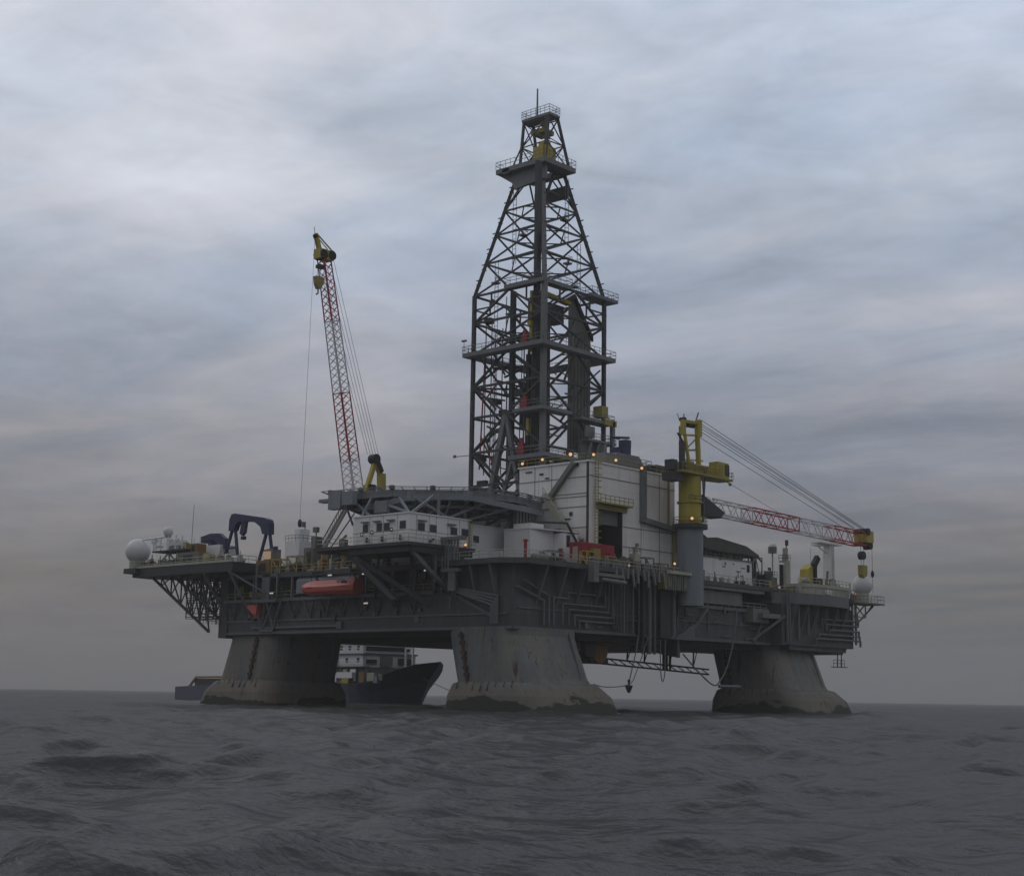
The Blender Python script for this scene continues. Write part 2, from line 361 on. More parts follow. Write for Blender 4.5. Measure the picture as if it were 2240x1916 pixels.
# deck box: lower body, gallery recesses, upper deck slab
b = MB()
b.box(-7, 79, -7, 61, 11.8, 17.4)
b.box(-6.9, 37, -6.9, 8, 17.4, 21.2)      # near corner, full height
b.box(-2.5, 20, 8, 60.9, 17.4, 21.2)      # behind the boat gallery
b.box(20, 79, -2.5, 60.9, 17.4, 21.2)     # behind the starboard gallery
b.box(-7.3, 3, 59, 61.2, 11.4, 21.2)
b.build('deck_box', 'hull', hull)
b = MB(); b.box(-7.6, 60, 7.95, 61.5, 21.2, 22.0); b.box(20, 66, -8.2, 7.94, 21.2, 21.9)
b.prism([(-6.5, -9.5), (35, -9.5), (35, 7.9), (-9, 7.9), (-9, -6)], 21.25, 22.05)
b.box(60, 88, -8.2, 61, 20.0, 21.3); b.build('main_deck', 'hull', hull)
b = MB(); b.box(-7.35, -6.9, 9, 60, 17.3, 17.8); b.box(36, 62, -7.35, -6.9, 17.3, 17.8); b.box(-7.2, -7, -6, 60, 14.0, 14.25); b.box(-6, 60, -7.2, -7, 14.9, 15.1)
b.box(-7.25, -7.0, -7, 60, 11.9, 12.3); b.box(-7, 79, -7.25, -7.0, 11.9, 12.3); split(b, 'rubbing_strake', 'hull2', hull)
# slanted brackets under the near corner and along the right hull side
for i, x in enumerate((-2, 2.5, 7, 11.5, 16)):
    b = MB(); b.xprism([(-9.3, 21.2), (-7, 21.2), (-7, 15.6)], 'x', x, x+.35); b.build('bracket', 'hull2', hull)
for y in (-4, 0, 4):
    b = MB(); b.xprism([(-8.8, 21.2), (-7, 21.2), (-7, 15.8)], 'y', y, y+.35); b.build('bracket', 'hull2', hull)
# right end block with rounded balcony above and pipes
b = MB(); b.box(61, 86, -9.6, 20, 12.0, 19.2); b.box(64, 84, -9.2, 20, 11.2, 12.0); b.build('end_block', 'hull', hull)
b = MB()
pts = [(60.5, -8)]+[(73.5-10.5*math.cos(math.pi*i/14), -9.6-2.4*math.sin(math.pi*i/14)) for i in range(15)]+[(88, -8), (88, 10), (60.5, 10)]
b.prism(pts, 19.25, 21.2); b.build('balcony', 'hull2', hull)
b = MB(); b.rail([(p[0], p[1], 21.2) for p in pts[:16]], 1.1, 1.8); b.build('railing', 'cream', hull)
for x in (64, 67.5, 71, 74.5, 78, 81.5):
    b = MB(); b.xprism([(-11.2, 19.2), (-9.6, 19.2), (-9.6, 14.8)], 'x', x, x+.3); b.build('bracket', 'hull2', hull)
for i, (x, z0, z1) in enumerate(((62.2, 12.5, 21), (63.0, 12.5, 21), (66, 13, 20.5), (69.3, 14, 19), (85.2, 13.5, 22.2), (86.4, 12.8, 20.5))):
    b = MB(); b.tube((x, -10.0, z0), (x, -10.0, z1), .24); b.build('vertical_pipe', 'hull2', hull)
for i, z0 in enumerate((17.0, 16.1, 15.1, 14.2, 13.4)):
    b = MB(); x0 = (74, 75.5, 76.6, 73, 72)[i]; b.path([(x0, -10.0, z0-1.2+i*.1), (x0, -10.0, z0), (87+i*.25, -10.0, z0+.1), (87+i*.25, -10.0, z0+(1.5 if i < 2 else -1))], .2); b.build('end_pipe', 'hull2', hull)
b = MB(); b.box(80, 88.5, -6, 15, 11.0, 15.5); b.box(88.5, 90.5, -7, -6, 12.3, 12.5); b.beam((88.3, -6.5, 12.0), (90.6, -6.8, 13.4), .35); b.build('end_sponson', 'hull', hull)
b = MB(); b.rail([(80.5, -8.5, 8.6), (84.5, -8.5, 8.6)], 1.3, 1.2); b.tube((82, -8.5, 8.6), (82, -8.5, 11.2), .1); b.tube((83.4, -8.5, 8.6), (83.4, -8.5, 11.2), .1); b.box(80.4, 84.6, -9.2, -8, 8.5, 8.62); b.build('hanging_basket', 'dark', hull)
# columns
def column(cx, cy, sgn, name='column'):
    b = MB(); rings = [rrect(cx, cy, 8, 7.1, 3.2, 12.2), rrect(cx, cy-sgn*0.0, 8, 7.1, 3.2, 11.0), rrect(cx+.1, cy-sgn*1.9, 8.2, 7.4, 3.2, 5.0),
                       rrect(cx+.2, cy-sgn*2.2, 8.3, 7.5, 3.2, 4.3), rrect(cx+.3, cy-sgn*2.4, 8.9, 8.2, 3.0, 4.0), rrect(cx+.4, cy-sgn*3.1, 9.6, 9.4, 3.0, 2.3),
                       rrect(cx+.4, cy-sgn*3.6, 9.8, 10.0, 3.0, 0), rrect(cx+.4, cy-sgn*4, 9.8, 10.3, 3.0, -4)]
    b.loft(rings[::-1]); c = b.build('column', 'column', hull)
    b = MB()                                             # vertical rubbing rib down the column, and draught ladder
    for (dx, w) in ((4.6, .5),):
        b.beam((cx+dx, cy-sgn*0-7.15 if sgn > 0 else cy-7.1, 11.6), (cx+dx+.4, (cy-1.9-7.5) if sgn > 0 else cy+1.9-7.5, 4.6), .55, .25)
    b.build('rib', 'hull2', c)
    b = MB(); yy = cy+3 if sgn > 0 else cy-2
    b.beam((cx-8.1, yy, 11.5), (cx-8.3, yy-sgn*1.6, 4.4), .45, .3)
    for i in range(6): t = (i+rnd.uniform(.1, .6))/6; b.beam((cx-8.15-.2*t, yy-.45-sgn*1.6*t, 11.3-6.8*t), (cx-8.15-.2*t, yy+.45-sgn*1.6*t, 11.3-6.8*t), .35, .5)
    b.build('chain_guide', 'rustbrown', c)
    for i in range(11):
        x = cx-6.4+i*1.35+rnd.uniform(-.3, .3); y = (cy-2.2-8.05) if sgn > 0 else (cy+2.2-7.95); k = rnd.uniform(.3, 1.0)
        if abs(x-cx) > 6.2: continue
        b = MB(); b.beam((x, y+.75, 4.2), (x+.25, y+.75-1.2*k, 4.2-1.3*k), .10+.12*rnd.random(), .16); b.build('fender_rib', 'rustbrown', c)
    for i in range(8):
        yv = cy-5.2-sgn*2.3+i*1.5+rnd.uniform(-.3, .3); k = rnd.uniform(.3, 1); b = MB(); b.beam((cx-8.35, yv, 4.25), (cx-8.35-.85*k, yv-.2, 4.25-1.3*k), .10+.1*rnd.random(), .14); b.build('fender_rib', 'rustbrown', c)
    return c
column(.5, -.4, 1); column(69.2, -.5, 1); column(1.6, 53.4, -1); column(68.5, 54, -1)
# transverse brace between legs, near the water on the far side, and knee plates
b = MB(); b.xprism([(-6.9, 11.8), (-6.9, 8.9), (8.8, 11.8)], 'x', 33.5, 34.2); b.build('knee_plate', 'hull', hull)
b = MB(); b.xprism([(31.5, 11.8), (37.5, 14.6), (37.5, 11.8)], 'y', -7.6, -7.05); b.build('knee_plate', 'hull2', hull)
# vertical riser tensioner pipes and pipe loops on the right hull side
for i, (x, r) in enumerate(((22.8, .22), (24.2, .35), (25.2, .28), (28.0, .22), (29.2, .2), (30.4, .35), (18.6, .2), (17.6, .2), (16.4, .16), (20.2, .16), (21.4, .14))):
    b = MB(); b.tube((x, -7.9-(i % 3)*.25, 9.2 if 22 < x < 26 else 12.2), (x, -7.9-(i % 3)*.25, 21.2), r); b.build('riser_pipe', 'hull2' if i % 2 else 'hull', hull)
b = MB(); b.box(27.0, 30.0, -8.3, -7.05, 12, 20.6); b.box(22.0, 22.5, -8.6, -7.05, 12, 20.8); split(b, 'riser_recess', 'dark', hull)
loops = [[(1.5, 12.6), (1.5, 16.8), (4.8, 16.8), (4.8, 17.7), (12.5, 17.7), (12.5, 19.0)], [(3.5, 12.9), (3.5, 16.0), (13.6, 16.0), (13.6, 20)],
         [(5, 13), (5, 15.2), (14.6, 15.2), (14.6, 20.5)], [(6.3, 12.8), (6.3, 14.4), (15.4, 14.4), (15.4, 20.5)], [(7.5, 12.5), (7.5, 13.6), (15.9, 13.6), (15.9, 16)],
         [(.3, 12.5), (.3, 17), (-1, 17.4), (-5.4, 19)], [(-.7, 12.5), (-.7, 16.2), (-6.6, 18)]]
for i, lp in enumerate(loops):
    b = MB(); b.path([(x, -7.45-.12*(i % 2), zq) for x, zq in lp], .17); b.build('pipe_loop', 'hull2', hull)
for i, o_ in enumerate((0, .55, 1.1, 1.65)):
    b = MB(); b.path([(-7.6-.2*i, 5.8-o_*1.1, 23.5), (-7.6-.2*i, 5.8-o_*1.1, 18.4-o_*.5), (-7.6-.2*i, -4.5+.2*i, 16.6-o_*.8), (-7.6-.2*i, -4.5+.2*i, 12.6)], .2); b.build('drain_pipe', 'hull2', hull)
for i in range(6):
    b = MB(); y = 5.3-i*.62; b.tube((-9.2, y, 20.8 if i < 3 else 22), (-9.2, y, 25.0), .17); b.build('manifold_pipe', 'hull2' if i % 2 else 'steel', hull)
b = MB(); b.box(-9.5, -8.7, .8, 5.9, 25.0, 25.5); b.box(-9.5, -8.7, 1.8, 5.2, 20.3, 20.8); b.box(-9.3, -8.9, 2.6, 4, 17.5, 20.3); split(b, 'manifold_block', 'steel', hull)
# railings of the main deck
b = MB(); b.rail([(-9, 7.9, 22.05), (-9, -6, 22.05), (-6.5, -9.5, 22.05), (31, -9.5, 22.05)], 1.1, 2.0); b.build('railing', 'cream', hull)
b = MB(); b.rail([(37, -8.2, 21.9), (60, -8.2, 21.9)], 1.1, 2.0); b.rail([(36, -7.2, 17.8), (60, -7.2, 17.8)], 1.1, 2); b.build('railing', 'cream', hull)
b = MB(); b.rail([(-7.6, 9, 22), (-7.6, 51, 22)], 1.1, 2.0); b.rail([(-7.2, 9, 17.8), (-7.2, 59, 17.8)], 1.1, 2.2); b.build('railing', 'yellow2', hull)
# deck edge machinery strip, starboard
b = MB(); b.bpath([(7.3, -10.2, 20.6), (14.5, -10.2, 20.6)], .9, .5); b.box(7.0, 8.3, -10.6, -9.5, 19.4, 22.4); b.tube((9, -10.4, 19.9), (15, -10.4, 19.7), .35)
for i in range(14):
    x = 13+i*1.35; b.beam((x, -10.2, 22.0), (x+.4*(i % 2), -10.3, 19.4+(i % 3)*.5), .22+.1*(i % 3), .4)
b.build('hose_station', 'clutter', hull)
b = MB()
for i in range(22):
    x = 9+i*1.05; b.cb((x+rnd.uniform(-.3, .3), -8.9+rnd.uniform(-.3, .3), 22.05), rnd.uniform(.4, .9), rnd.uniform(.4, .8), rnd.uniform(.5, 1.5))
b.build('valve_cabinets', 'clutter', hull)
b = MB(); b.bpath([(26.0, -10.6, 22.2), (32.0, -10.6, 22.2)], .6, .5); b.build('walkway_beam', 'cream', hull)
b = MB(); b.box(26, 31.5, -10.2, -8.5, 19.6, 21.9); b.build('service_platform', 'yellow2', hull)
b = MB()
for i in range(9): b.tube((26.3+i*.6, -10.35, 19.4), (26.4+i*.6, -10.4, 22.0), .13+.05*(i % 2))
b.build('valve_row', 'clutter', hull)
for i in range(46):
    x = rnd.choice([rnd.uniform(8, 22), rnd.uniform(36, 60), rnd.uniform(31, 36)]); z0 = rnd.uniform(12.2, 17 if x > 36 else 20); b = MB(); q = rnd.random()
    if q < .4: b.beam((x, -7.12, z0), (x, -7.12, min(z0+rnd.uniform(1, 4), 20.8 if x < 36 else 17.2)), rnd.uniform(.12, .3), .2)
    elif q < .7: b.box(x, x+rnd.uniform(.4, 1.5), -7.25-rnd.random()*.3, -7.05, z0, z0+rnd.uniform(.3, 1))
    else: b.path([(x, -7.3, z0), (x+rnd.uniform(1, 4), -7.3, z0), (x+rnd.uniform(1, 4), -7.3, 12.2)][:2], .11)
    b.build('hull_fitting', ('hull2', 'hull', 'clutter')[i % 3], hull)
for i in range(38):
    y = rnd.uniform(9, 58); low_ = i % 2; z0 = rnd.uniform(12.4, 16.4) if low_ else rnd.uniform(17.9, 19.6); xx = -7.06 if low_ else rnd.uniform(-6.6, -3); b = MB()
    b.box(xx-rnd.uniform(.1, .5), xx, y, y+rnd.uniform(.3, 1.4), z0, z0+rnd.uniform(.4, 1.5)); b.build('hull_fitting', ('hull2', 'clutter', 'yellow2', 'hull', 'cream')[i % 5] if not low_ else ('hull2', 'hull')[i % 4 // 2], hull)
# boat gallery equipment on the left side
b = MB(); b.xprism([(-7.6, 18.4), (-7.6, 20.5), (-5.5, 22.6), (-2.6, 22.6), (-2.6, 18.4)], 'y', 25.5, 40.5); b.build('boat_house', 'ped', hull)
b = MB(); b.box(-8.6, -6.8, 44.5, 50.5, 17.1, 17.6); b.box(-8.3, -8.1, 46.6, 48.6, 17.6, 21.9); b.box(-8.3, -8.0, 50.0, 50.4, 17.6, 23.4); b.box(-8.3, -8.0, 44.6, 44.9, 17.6, 21.8); b.box(-8.3, -8.0, 44.9, 50, 21.4, 21.8); b.rail([(-8.4, 44.6, 17.6), (-8.4, 50.4, 17.6)], 1.1, 1); b.build('davit_frame', 'hull2', hull)
for (y0, y1, z1) in ((50.2, 49.5, 12.6), (47.8, 49.2, 12.6), (47.2, 46.4, 12.6), (43.5, 46.2, 12.6), (45.6, 49, 12.6)):
    b = MB(); b.beam((-8.2, y0, 17.2), (-7.4, y1, z1), .28); b.build('davit_brace', 'hull2', hull)
b = MB(); b.box(-7.6, -7.05, 46.2, 49.8, 12.3, 12.7); b.box(-7.5, -7.02, 30, 52, 12.8, 13.1); split(b, 'boat_fender', 'hull2', hull)
for y in range(12, 58, 4):
    b = MB(); b.beam((-7.5, y, 17.3), (-7.15, y+1.3, 14.4), .22); b.beam((-7.5, y+2.6, 17.3), (-7.15, y+1.3, 14.4), .22); b.build('gallery_brace', 'hull', hull)
for y in (13, 18, 24, 42, 52, 57):
    b = MB(); b.beam((-7.2, y, 17.8), (-7.2, y, 21.2), .35); b.build('gallery_post', 'hull2', hull)
# left overhang
b = MB(); b.prism([(-12, 52), (6, 52), (6, 74), (-8, 81.5), (-12, 81)][::-1][::-1], 22.3, 23.9); b.build('overhang_deck', 'dark', hull)
b = MB(); b.box(-12.1, -11.8, 52, 81, 23.9, 24.3); b.rail([(-12, 52, 23.9), (-12, 81, 23.9), (-8, 81.5, 23.9), (6, 74, 23.9)], 1.2, 1.6); b.rail([(-12, 52, 23.9), (-2, 52, 23.9)], 1.2, 1.6); b.build('railing', 'cream', hull)
for X in (-9.5, -4, 2):
    b = MB(); P = (X, 78, 22.2); Q = (X, 61, 12.4)
    b.beam(P, Q, .38); b.beam((X, 72, 22.3), (X, 61, 16.5), .3)
    for i, y in enumerate((75.5, 72.5, 69.5, 66.5, 63.8)):
        t = (78-y)/17; zz_ = 22.2-9.8*t; b.beam((X, y, 22.3), (X, y, zz_), .2); b.beam((X, y, 22.3), (X, y-3, zz_-1.75), .2); b.beam((X, y, zz_), (X, y-3, 22.3), .16)
    b.build('cantilever_truss', 'dark', hull)
b = MB()
for X in (-8, -5.2):
    for y in (61, 63.3, 65.6, 67.9, 69.8): b.beam((X, y, 22.2), (X, y, 14.9-.05*(69-y) if y > 63 else 13.7), .14)
    for k in range(8):
        zq = 21.3-k*.92; b.beam((X, 69.8, zq), (X, 61, zq-.15), .12)
    for k in range(4):
        b.beam((X, 69.8-2.2*k, 21.5), (X, 67.6-2.2*k, 15.6), .12); b.beam((X, 67.6-2.2*k, 21.5), (X, 69.8-2.2*k, 15.6), .12)
for k in range(5): b.beam((-8, 61+k*2.2, 15.2), (-5.2, 61+k*2.2, 15.2), .12); b.beam((-8, 61+k*2.2, 18.2), (-5.2, 61+k*2.2, 18.2), .12)
b.rail([(-8, 65.5, 14.0), (-8, 60.5, 13.6)], 1.2, .9, .06); b.build('access_tower', 'dark', hull)
b = MB(); b.beam((-12, 53, 22.4), (-7.1, 52.2, 14.5), .3); b.beam((-12, 53.2, 22.4), (-7.2, 46, 17.6), .3); b.beam((-11.9, 60, 22.3), (-7.2, 59.5, 15.0), .3); split(b, 'overhang_strut', 'hull2', hull)
# radome platform at the right end
b = MB(); b.box(84, 95.6, -11.2, -6.8, 20.6, 20.9); b.beam((95, -9, 20.5), (86.5, -9, 15.6), .25); b.beam((92, -9, 18.1), (92, -9, 20.5), .18); b.beam((92, -9, 18.1), (88, -9, 20.5), .16); b.beam((92, -9, 18.6), (94.4, -9, 20.5), .16)
b.beam((87, -9, 18.4), (91.5, -9, 18), .14); b.beam((95, -7, 20.5), (86.5, -7, 15.6), .2); b.build('radome_platform', 'steel', hull)
b = MB(); b.rail([(87, -11.1, 20.9), (95.5, -11.1, 20.9), (95.5, -6.9, 20.9)], 1.4, 1.3, .06); b.build('railing', 'cream', hull)
# underslung walkway truss and hose reels between the legs
b = MB(); T0, T1 = (13.0, -1.5, 9.6), (57, -1.5, 6.9)
T0 = (10, 8, 9.7); T1 = (64, 8, 7.7)
for dz in (0, -.9): b.beam((T0[0], T0[1], T0[2]+dz), (T1[0], T1[1], T1[2]+dz), .28)
for i in range(22):
    p, q = L(T0, T1, i/22), L(T0, T1, (i+1)/22); b.beam(p, (q[0], q[1], q[2]-.9), .14)
for i in (1, 4, 7, 9, 12, 14, 17, 20):
    p = L(T0, T1, i/22); b.beam(p, (p[0]+.2, p[1], 11.8), .22); b.beam(p, (p[0]+1.6, p[1], 11.8), .12)
for x in (50, 51, 52): b.beam((x, 8, 7.2), (x, 8, 11.8), .3)
b.build('underdeck_walkway', 'dark', hull)
b = MB(); b.tube((20, -1.2, 9.6), (20, .9, 9.6), 1.5, n=20); b.tube((20, -1.6, 9.6), (20, -1.2, 9.6), 1.9, n=20); b.tube((20, .9, 9.6), (20, 1.3, 9.6), 1.9, n=20); b.box(17, 23.5, -2, 2, 10.5, 11.8); b.box(14, 17.5, -2, 1, 9.3, 11.8); b.build('hose_reel', 'orange', hull)
b = MB(); b.box(14.5, 17, -3, 2, 8.6, 11.8); b.box(18, 22.5, -1.2, 1, 7.6, 8.3); b.box(9, 66, -5, 50, 10.9, 11.8); b.build('underdeck_machinery', 'dark', hull)

def hose(pts, r, label, name='hanging_hose', m='hose', sag=0):
    P = [v3(p) for p in pts]; out = []
    for i in range(len(P)-1):
        a = P[max(i-1, 0)]; b_ = P[i]; c = P[i+1]; d = P[min(i+2, len(P)-1)]
        for k in range(8):
            t = k/8; out.append(.5*((2*b_)+(c-a)*t+(2*a-5*b_+4*c-d)*t*t+(3*b_-a-3*c+d)*t**3))
    out.append(P[-1]); q = MB()
    for a, b_ in zip(out, out[1:]): q.tube(a, b_, r, n=6)
    return q.build(name, m, None, label, 'hose', 'hoses hanging from the platform hull')
hose([(46.5, -9.8, 17.4), (45.8, -9.8, 13), (44.0, -9.6, 8), (42.3, -9.3, 5.5), (40.5, -9.2, 4.6), (37, -8.8, 6.5), (33.5, -8, 9.5)], .13, 'pale hose hanging in a deep loop in front of the right column')
hose([(19.8, -9.3, 12), (19.2, -9.3, 9.5), (18.2, -9.3, 6.8), (17.4, -9.3, 4.6)], .1, 'thin hose slanting down to the black anchor under the hull')
hose([(23.6, -8.4, 12), (20.6, -8.4, 6.5), (17.4, -9.3, 4.4), (12, -9.2, 3.9), (9, -9, 4.3)], .08, 'thin line trailing from the near column past the black anchor')
hose([(27.3, -8, 11.6), (27.4, -8, 6.6), (27.9, -8, 5.0), (28.5, -8, 6.5), (28.6, -8, 11.6)], .09, 'narrow hose loop dangling under the middle of the hull')
b = MB(); b.tube((41, -9.9, 4.45), (46.2, -10.5, 4.45), .28, n=10); b.build('fender_boom', 'hull2', hull)
b = MB(); b.tube((17.4, -9.3, 3.3), (17.4, -9.3, 4.9), .16); b.beam((16.7, -9.3, 4.2), (17.4, -9.3, 3.2), .3); b.beam((18.1, -9.3, 4.2), (17.4, -9.3, 3.2), .3); b.sphere((17.4, -9.3, 4.9), .25, 6, 8)
b.build('anchor', 'black', None, 'small black anchor hanging on lines between the near and right columns', 'anchor')

# ================================================================== DERRICK
dr = thing('drilling_derrick', (32.7, 23.2, 36), 'tall dark steel lattice drilling derrick rising from the middle of the platform', 'derrick')
CX, CY = 32.7, 23.2
def half(zq):
    if zq <= 74: return 8.4
    if zq <= 97.5: return 8.4+(3.1-8.4)*(zq-74)/23.5
    return 3.1+(1.75-3.1)*(zq-97.5)/11
def cn(zq, i):
    h_ = half(zq); sx, sy = ((-1, -1), (-1, 1), (1, 1), (1, -1))[i % 4]; return (CX+sx*h_, CY+sy*h_, zq)
for i in range(4):
    b = MB(); w = .62 if i else .85
    for z0, z1 in ((34, 74), (74, 97.5)): b.beam(cn(z0, i), cn(z1, i), w)
    for zq in range(37, 97, 3):
        p = cn(zq+rnd.uniform(-.4, .4), i); d = .55; b.box(p[0]-d, p[0]+d, p[1]-.09, p[1]+.09, zq, zq+.16); b.box(p[0]-.09, p[0]+.09, p[1]-d, p[1]+d, zq+1, zq+1.16)
    b.build('leg', 'derr' if i else 'steel', dr)
def bay(z0, z1, kind, w=.26, faces=(0, 1, 2, 3)):
    for f in faces:
        A, B, A2, B2 = cn(z0, f), cn(z0, f+1), cn(z1, f), cn(z1, f+1); b = MB(); m_ = L(A2, B2, .5); mb = L(A, B, .5)
        b.beam(A2, B2, w*1.15)
        if kind == 'X': b.beam(A, B2, w); b.beam(B, A2, w)
        elif kind == 'K': b.beam(A, m_, w); b.beam(B, m_, w)
        elif kind == 'V': b.beam(A2, mb, w); b.beam(B2, mb, w)
        elif kind == 'D':
            b.beam(A, m_, w*1.2); b.beam(B, m_, w*1.2); b.beam(L(A, m_, .5), L(A, A2, .5), w*.8); b.beam(L(B, m_, .5), L(B, B2, .5), w*.8)
            b.beam(L(A, m_, .5), L(A2, m_, .5), w*.8); b.beam(L(B, m_, .5), L(B2, m_, .5), w*.8)
        b.build('bracing', 'derr', dr)
bay(34, 39, 'X', .34); bay(39, 45, 'V', .36); bay(45, 51.4, 'K', .34); bay(51.4, 57, 'V', .34); bay(57, 63, 'K', .36); bay(63, 68.9, 'X', .32); bay(68.9, 74, 'D', .3)
bay(74, 80.2, 'X'); bay(80.2, 85.7, 'X'); bay(85.7, 90.4, 'X', .24); bay(90.4, 97.5, 'K', .26)
for zq in (80.2, 85.7, 90.4, 57, 68.9):      # diamond of horizontal ties inside
    b = MB(); mm = [L(cn(zq, i), cn(zq, i+1), .5) for i in range(4)]
    for i in range(4): b.beam(mm[i], mm[(i+1) % 4], .2)
    b.build('horizontal_tie', 'derr', dr)
# heavy inner A frame seen low on the left face, back bracing node
b = MB(); ap = (24.6, 23.6, 51.6); b.beam(ap, (24.6, 27.6, 35), .95); b.beam(ap, (24.6, 19.6, 35), .75); b.beam((24.6, 25, 34), (24.6, 22, 43), .6); b.beam((28, 25, 46), (28, 18, 36), .7); b.beam((28, 18, 46), (28, 25, 36), .7); b.build('substructure_frame', 'steel', dr)
def slab(outer, inner, z0, th, name='platform', m='steel', rails=True):
    x0, x1, y0, y1 = outer; b = MB()
    if inner:
        a0, a1, c0, c1 = inner; b.box(x0, x1, y0, c0, z0-th, z0); b.box(x0, x1, c1, y1, z0-th, z0); b.box(x0, a0, c0, c1, z0-th, z0); b.box(a1, x1, c0, c1, z0-th, z0)
    else: b.box(x0, x1, y0, y1, z0-th, z0)
    o = b.build(name, m, dr)
    if rails:
        b = MB(); b.rail([(x0, y0, z0), (x1, y0, z0), (x1, y1, z0), (x0, y1, z0), (x0, y0, z0)], 1.2, 1.6, .055); b.build('railing', 'steel', o)
    return o
slab((22.2, 42.6, 13.2, 32.4), (24.4, 41, 15.4, 31), 63.1, .75)
slab((23.4, 31.5, 14.4, 16.2), None, 74.6, .7); slab((23.4, 25.0, 16.22, 23.6), None, 74.6, .7)
slab((36.4, 44.0, 13.8, 17.0), None, 74.4, .6)
slab((22.6, 30.6, 13.4, 15.8), None, 51.6, .6); slab((22.6, 24.8, 15.82, 20.4), None, 51.6, .6)
slab((22.6, 31.0, 12.6, 16.0), None, 43.4, .7); slab((22.6, 25.0, 16.02, 21.2), None, 43.4, .7)
slab((31.8, 41.2, 12.4, 15.2), None, 50.9, .5); slab((33.6, 41.6, 12.2, 15.2), None, 47.2, .4, rails=False)
b = MB(); b.beam((35.0, 12.6, 47), (33.5, 13.4, 40), .45); b.beam((37.2, 12.6, 47), (35.8, 13.4, 40), .4); b.beam((37.6, 12.6, 47), (39.2, 13.4, 40), .45); b.beam((40.8, 12.5, 51), (40.8, 12.5, 39), .7); b.box(33.4, 40.5, 13.6, 14.4, 40, 47); b.build('dog_house_frame', 'steel', dr)
b = MB(); b.box(38.2, 41.6, 12.15, 12.45, 50.2, 51.3); b.build('platform_edge', 'yellow2', dr)
b = MB(); b.box(37.6, 39.4, 12.4, 14.4, 51.6, 53.6); b.build('winch_cover', 'yellow2', dr)
b = MB(); b.box(33, 35.6, 12.35, 12.65, 47.4, 49.4); b.rail([(33.6, 12.3, 47.2), (41.6, 12.3, 47.2), (41.6, 15, 47.2)], 1.1, 1.2); b.rail([(41.6, 12.3, 45.4), (45, 12.3, 45.4)], 1.1, 1.1); b.box(41.6, 45, 12.2, 14, 45.1, 45.4); b.build('side_platform', 'steel', dr)
# crown
b = MB(); b.box(27.2, 36.0, 17.6, 21, 97.6, 98.5); b.box(27.2, 29.2, 21.02, 29.6, 97.6, 98.5); b.box(34.4, 36, 21.02, 26.4, 97.4, 98.3); b.box(27.2, 36, 26.42, 28, 97.4, 98.3)
o = b.build('crown_platform', 'steel', dr)
b = MB(); b.rail([(36, 17.6, 98.5), (27.2, 17.6, 98.5), (27.2, 29.6, 98.5), (29.2, 29.6, 98.5)], 1.4, 1.2, .055); b.rail([(36, 17.6, 98.5), (36, 26.4, 98.4)], 1.4, 1.2, .055); b.build('railing', 'steel', o)
b = MB(); b.xprism([(18.4, 97.5), (29.4, 97.5), (26.5, 95.6), (26, 94.3), (18.4, 94.9)], 'x', 28.3, 28.9); b.build('crown_girder', 'steel', dr)
b = MB(); b.box(35.2, 35.7, 19, 27, 93, 95.4); b.beam((29.4, 20, 93.5), (36, 20, 93.2), .5); b.build('crown_girder', 'derr', dr)
cc = [(30.6, 19.8), (30.6, 25.8), (33.2, 25.8), (33.2, 19.8)]; cb_ = [(29.8, 19.8), (30.2, 26.4), (36.0, 26.4), (36.0, 19.0)]
b = MB()
for i in range(4): b.beam((*cb_[i], 98), (*cc[i], 108), .42)
b.beam((29.8, 28.4, 98.4), (30.4, 25.6, 104), .2)
b.beam((29.8, 19.8, 98), (30.6, 20.4, 108), .3)
for i in range(4):
    A, B = (*cb_[i], 98.2), (*cb_[(i+1) % 4], 98.2); A2, B2 = (*cc[i], 107.6), (*cc[(i+1) % 4], 107.6)
    for t0, t1 in ((0, .5), (.5, 1)):
        a, c, a2, c2 = L(A, A2, t0), L(B, B2, t0), L(A, A2, t1), L(B, B2, t1); b.beam(a, c2, .17); b.beam(c, a2, .17); b.beam(a2, c2, .18)
b.build('crown_frame', 'derr', dr)
b = MB(); b.box(30.4, 33.4, 19.4, 26.2, 107.9, 108.4); o = b.build('top_platform', 'steel', dr)
b = MB(); b.rail([(30.4, 19.4, 108.4), (30.4, 26.2, 108.4), (33.4, 26.2, 108.4), (33.4, 19.4, 108.4), (30.4, 19.4, 108.4)], 1.5, 1.1, .055, 3); b.build('railing', 'steel', o)
b = MB(); b.box(31, 34, 21.3, 24.4, 105.2, 106.0); b.sphere((31.6, 21.6, 106.8), .75, 8, 12); b.beam((30.6, 22.5, 105), (34, 22.5, 105), .5); b.build('crown_sheave', 'yellow2', dr)
b = MB()
b.box(29.6, 32.6, 19.6, 22.6, 98.6, 101.9); b.box(30.2, 31.8, 20.2, 21.8, 101.9, 103); b.box(29.2, 29.6, 20.0, 20.4, 98.6, 102.5); b.build('crown_block', 'yellow', dr)
b = MB(); b.tube((31, 22.9, 108.4), (31, 22.9, 113.9), .2, .14); b.build('lightning_mast', 'steel', dr)
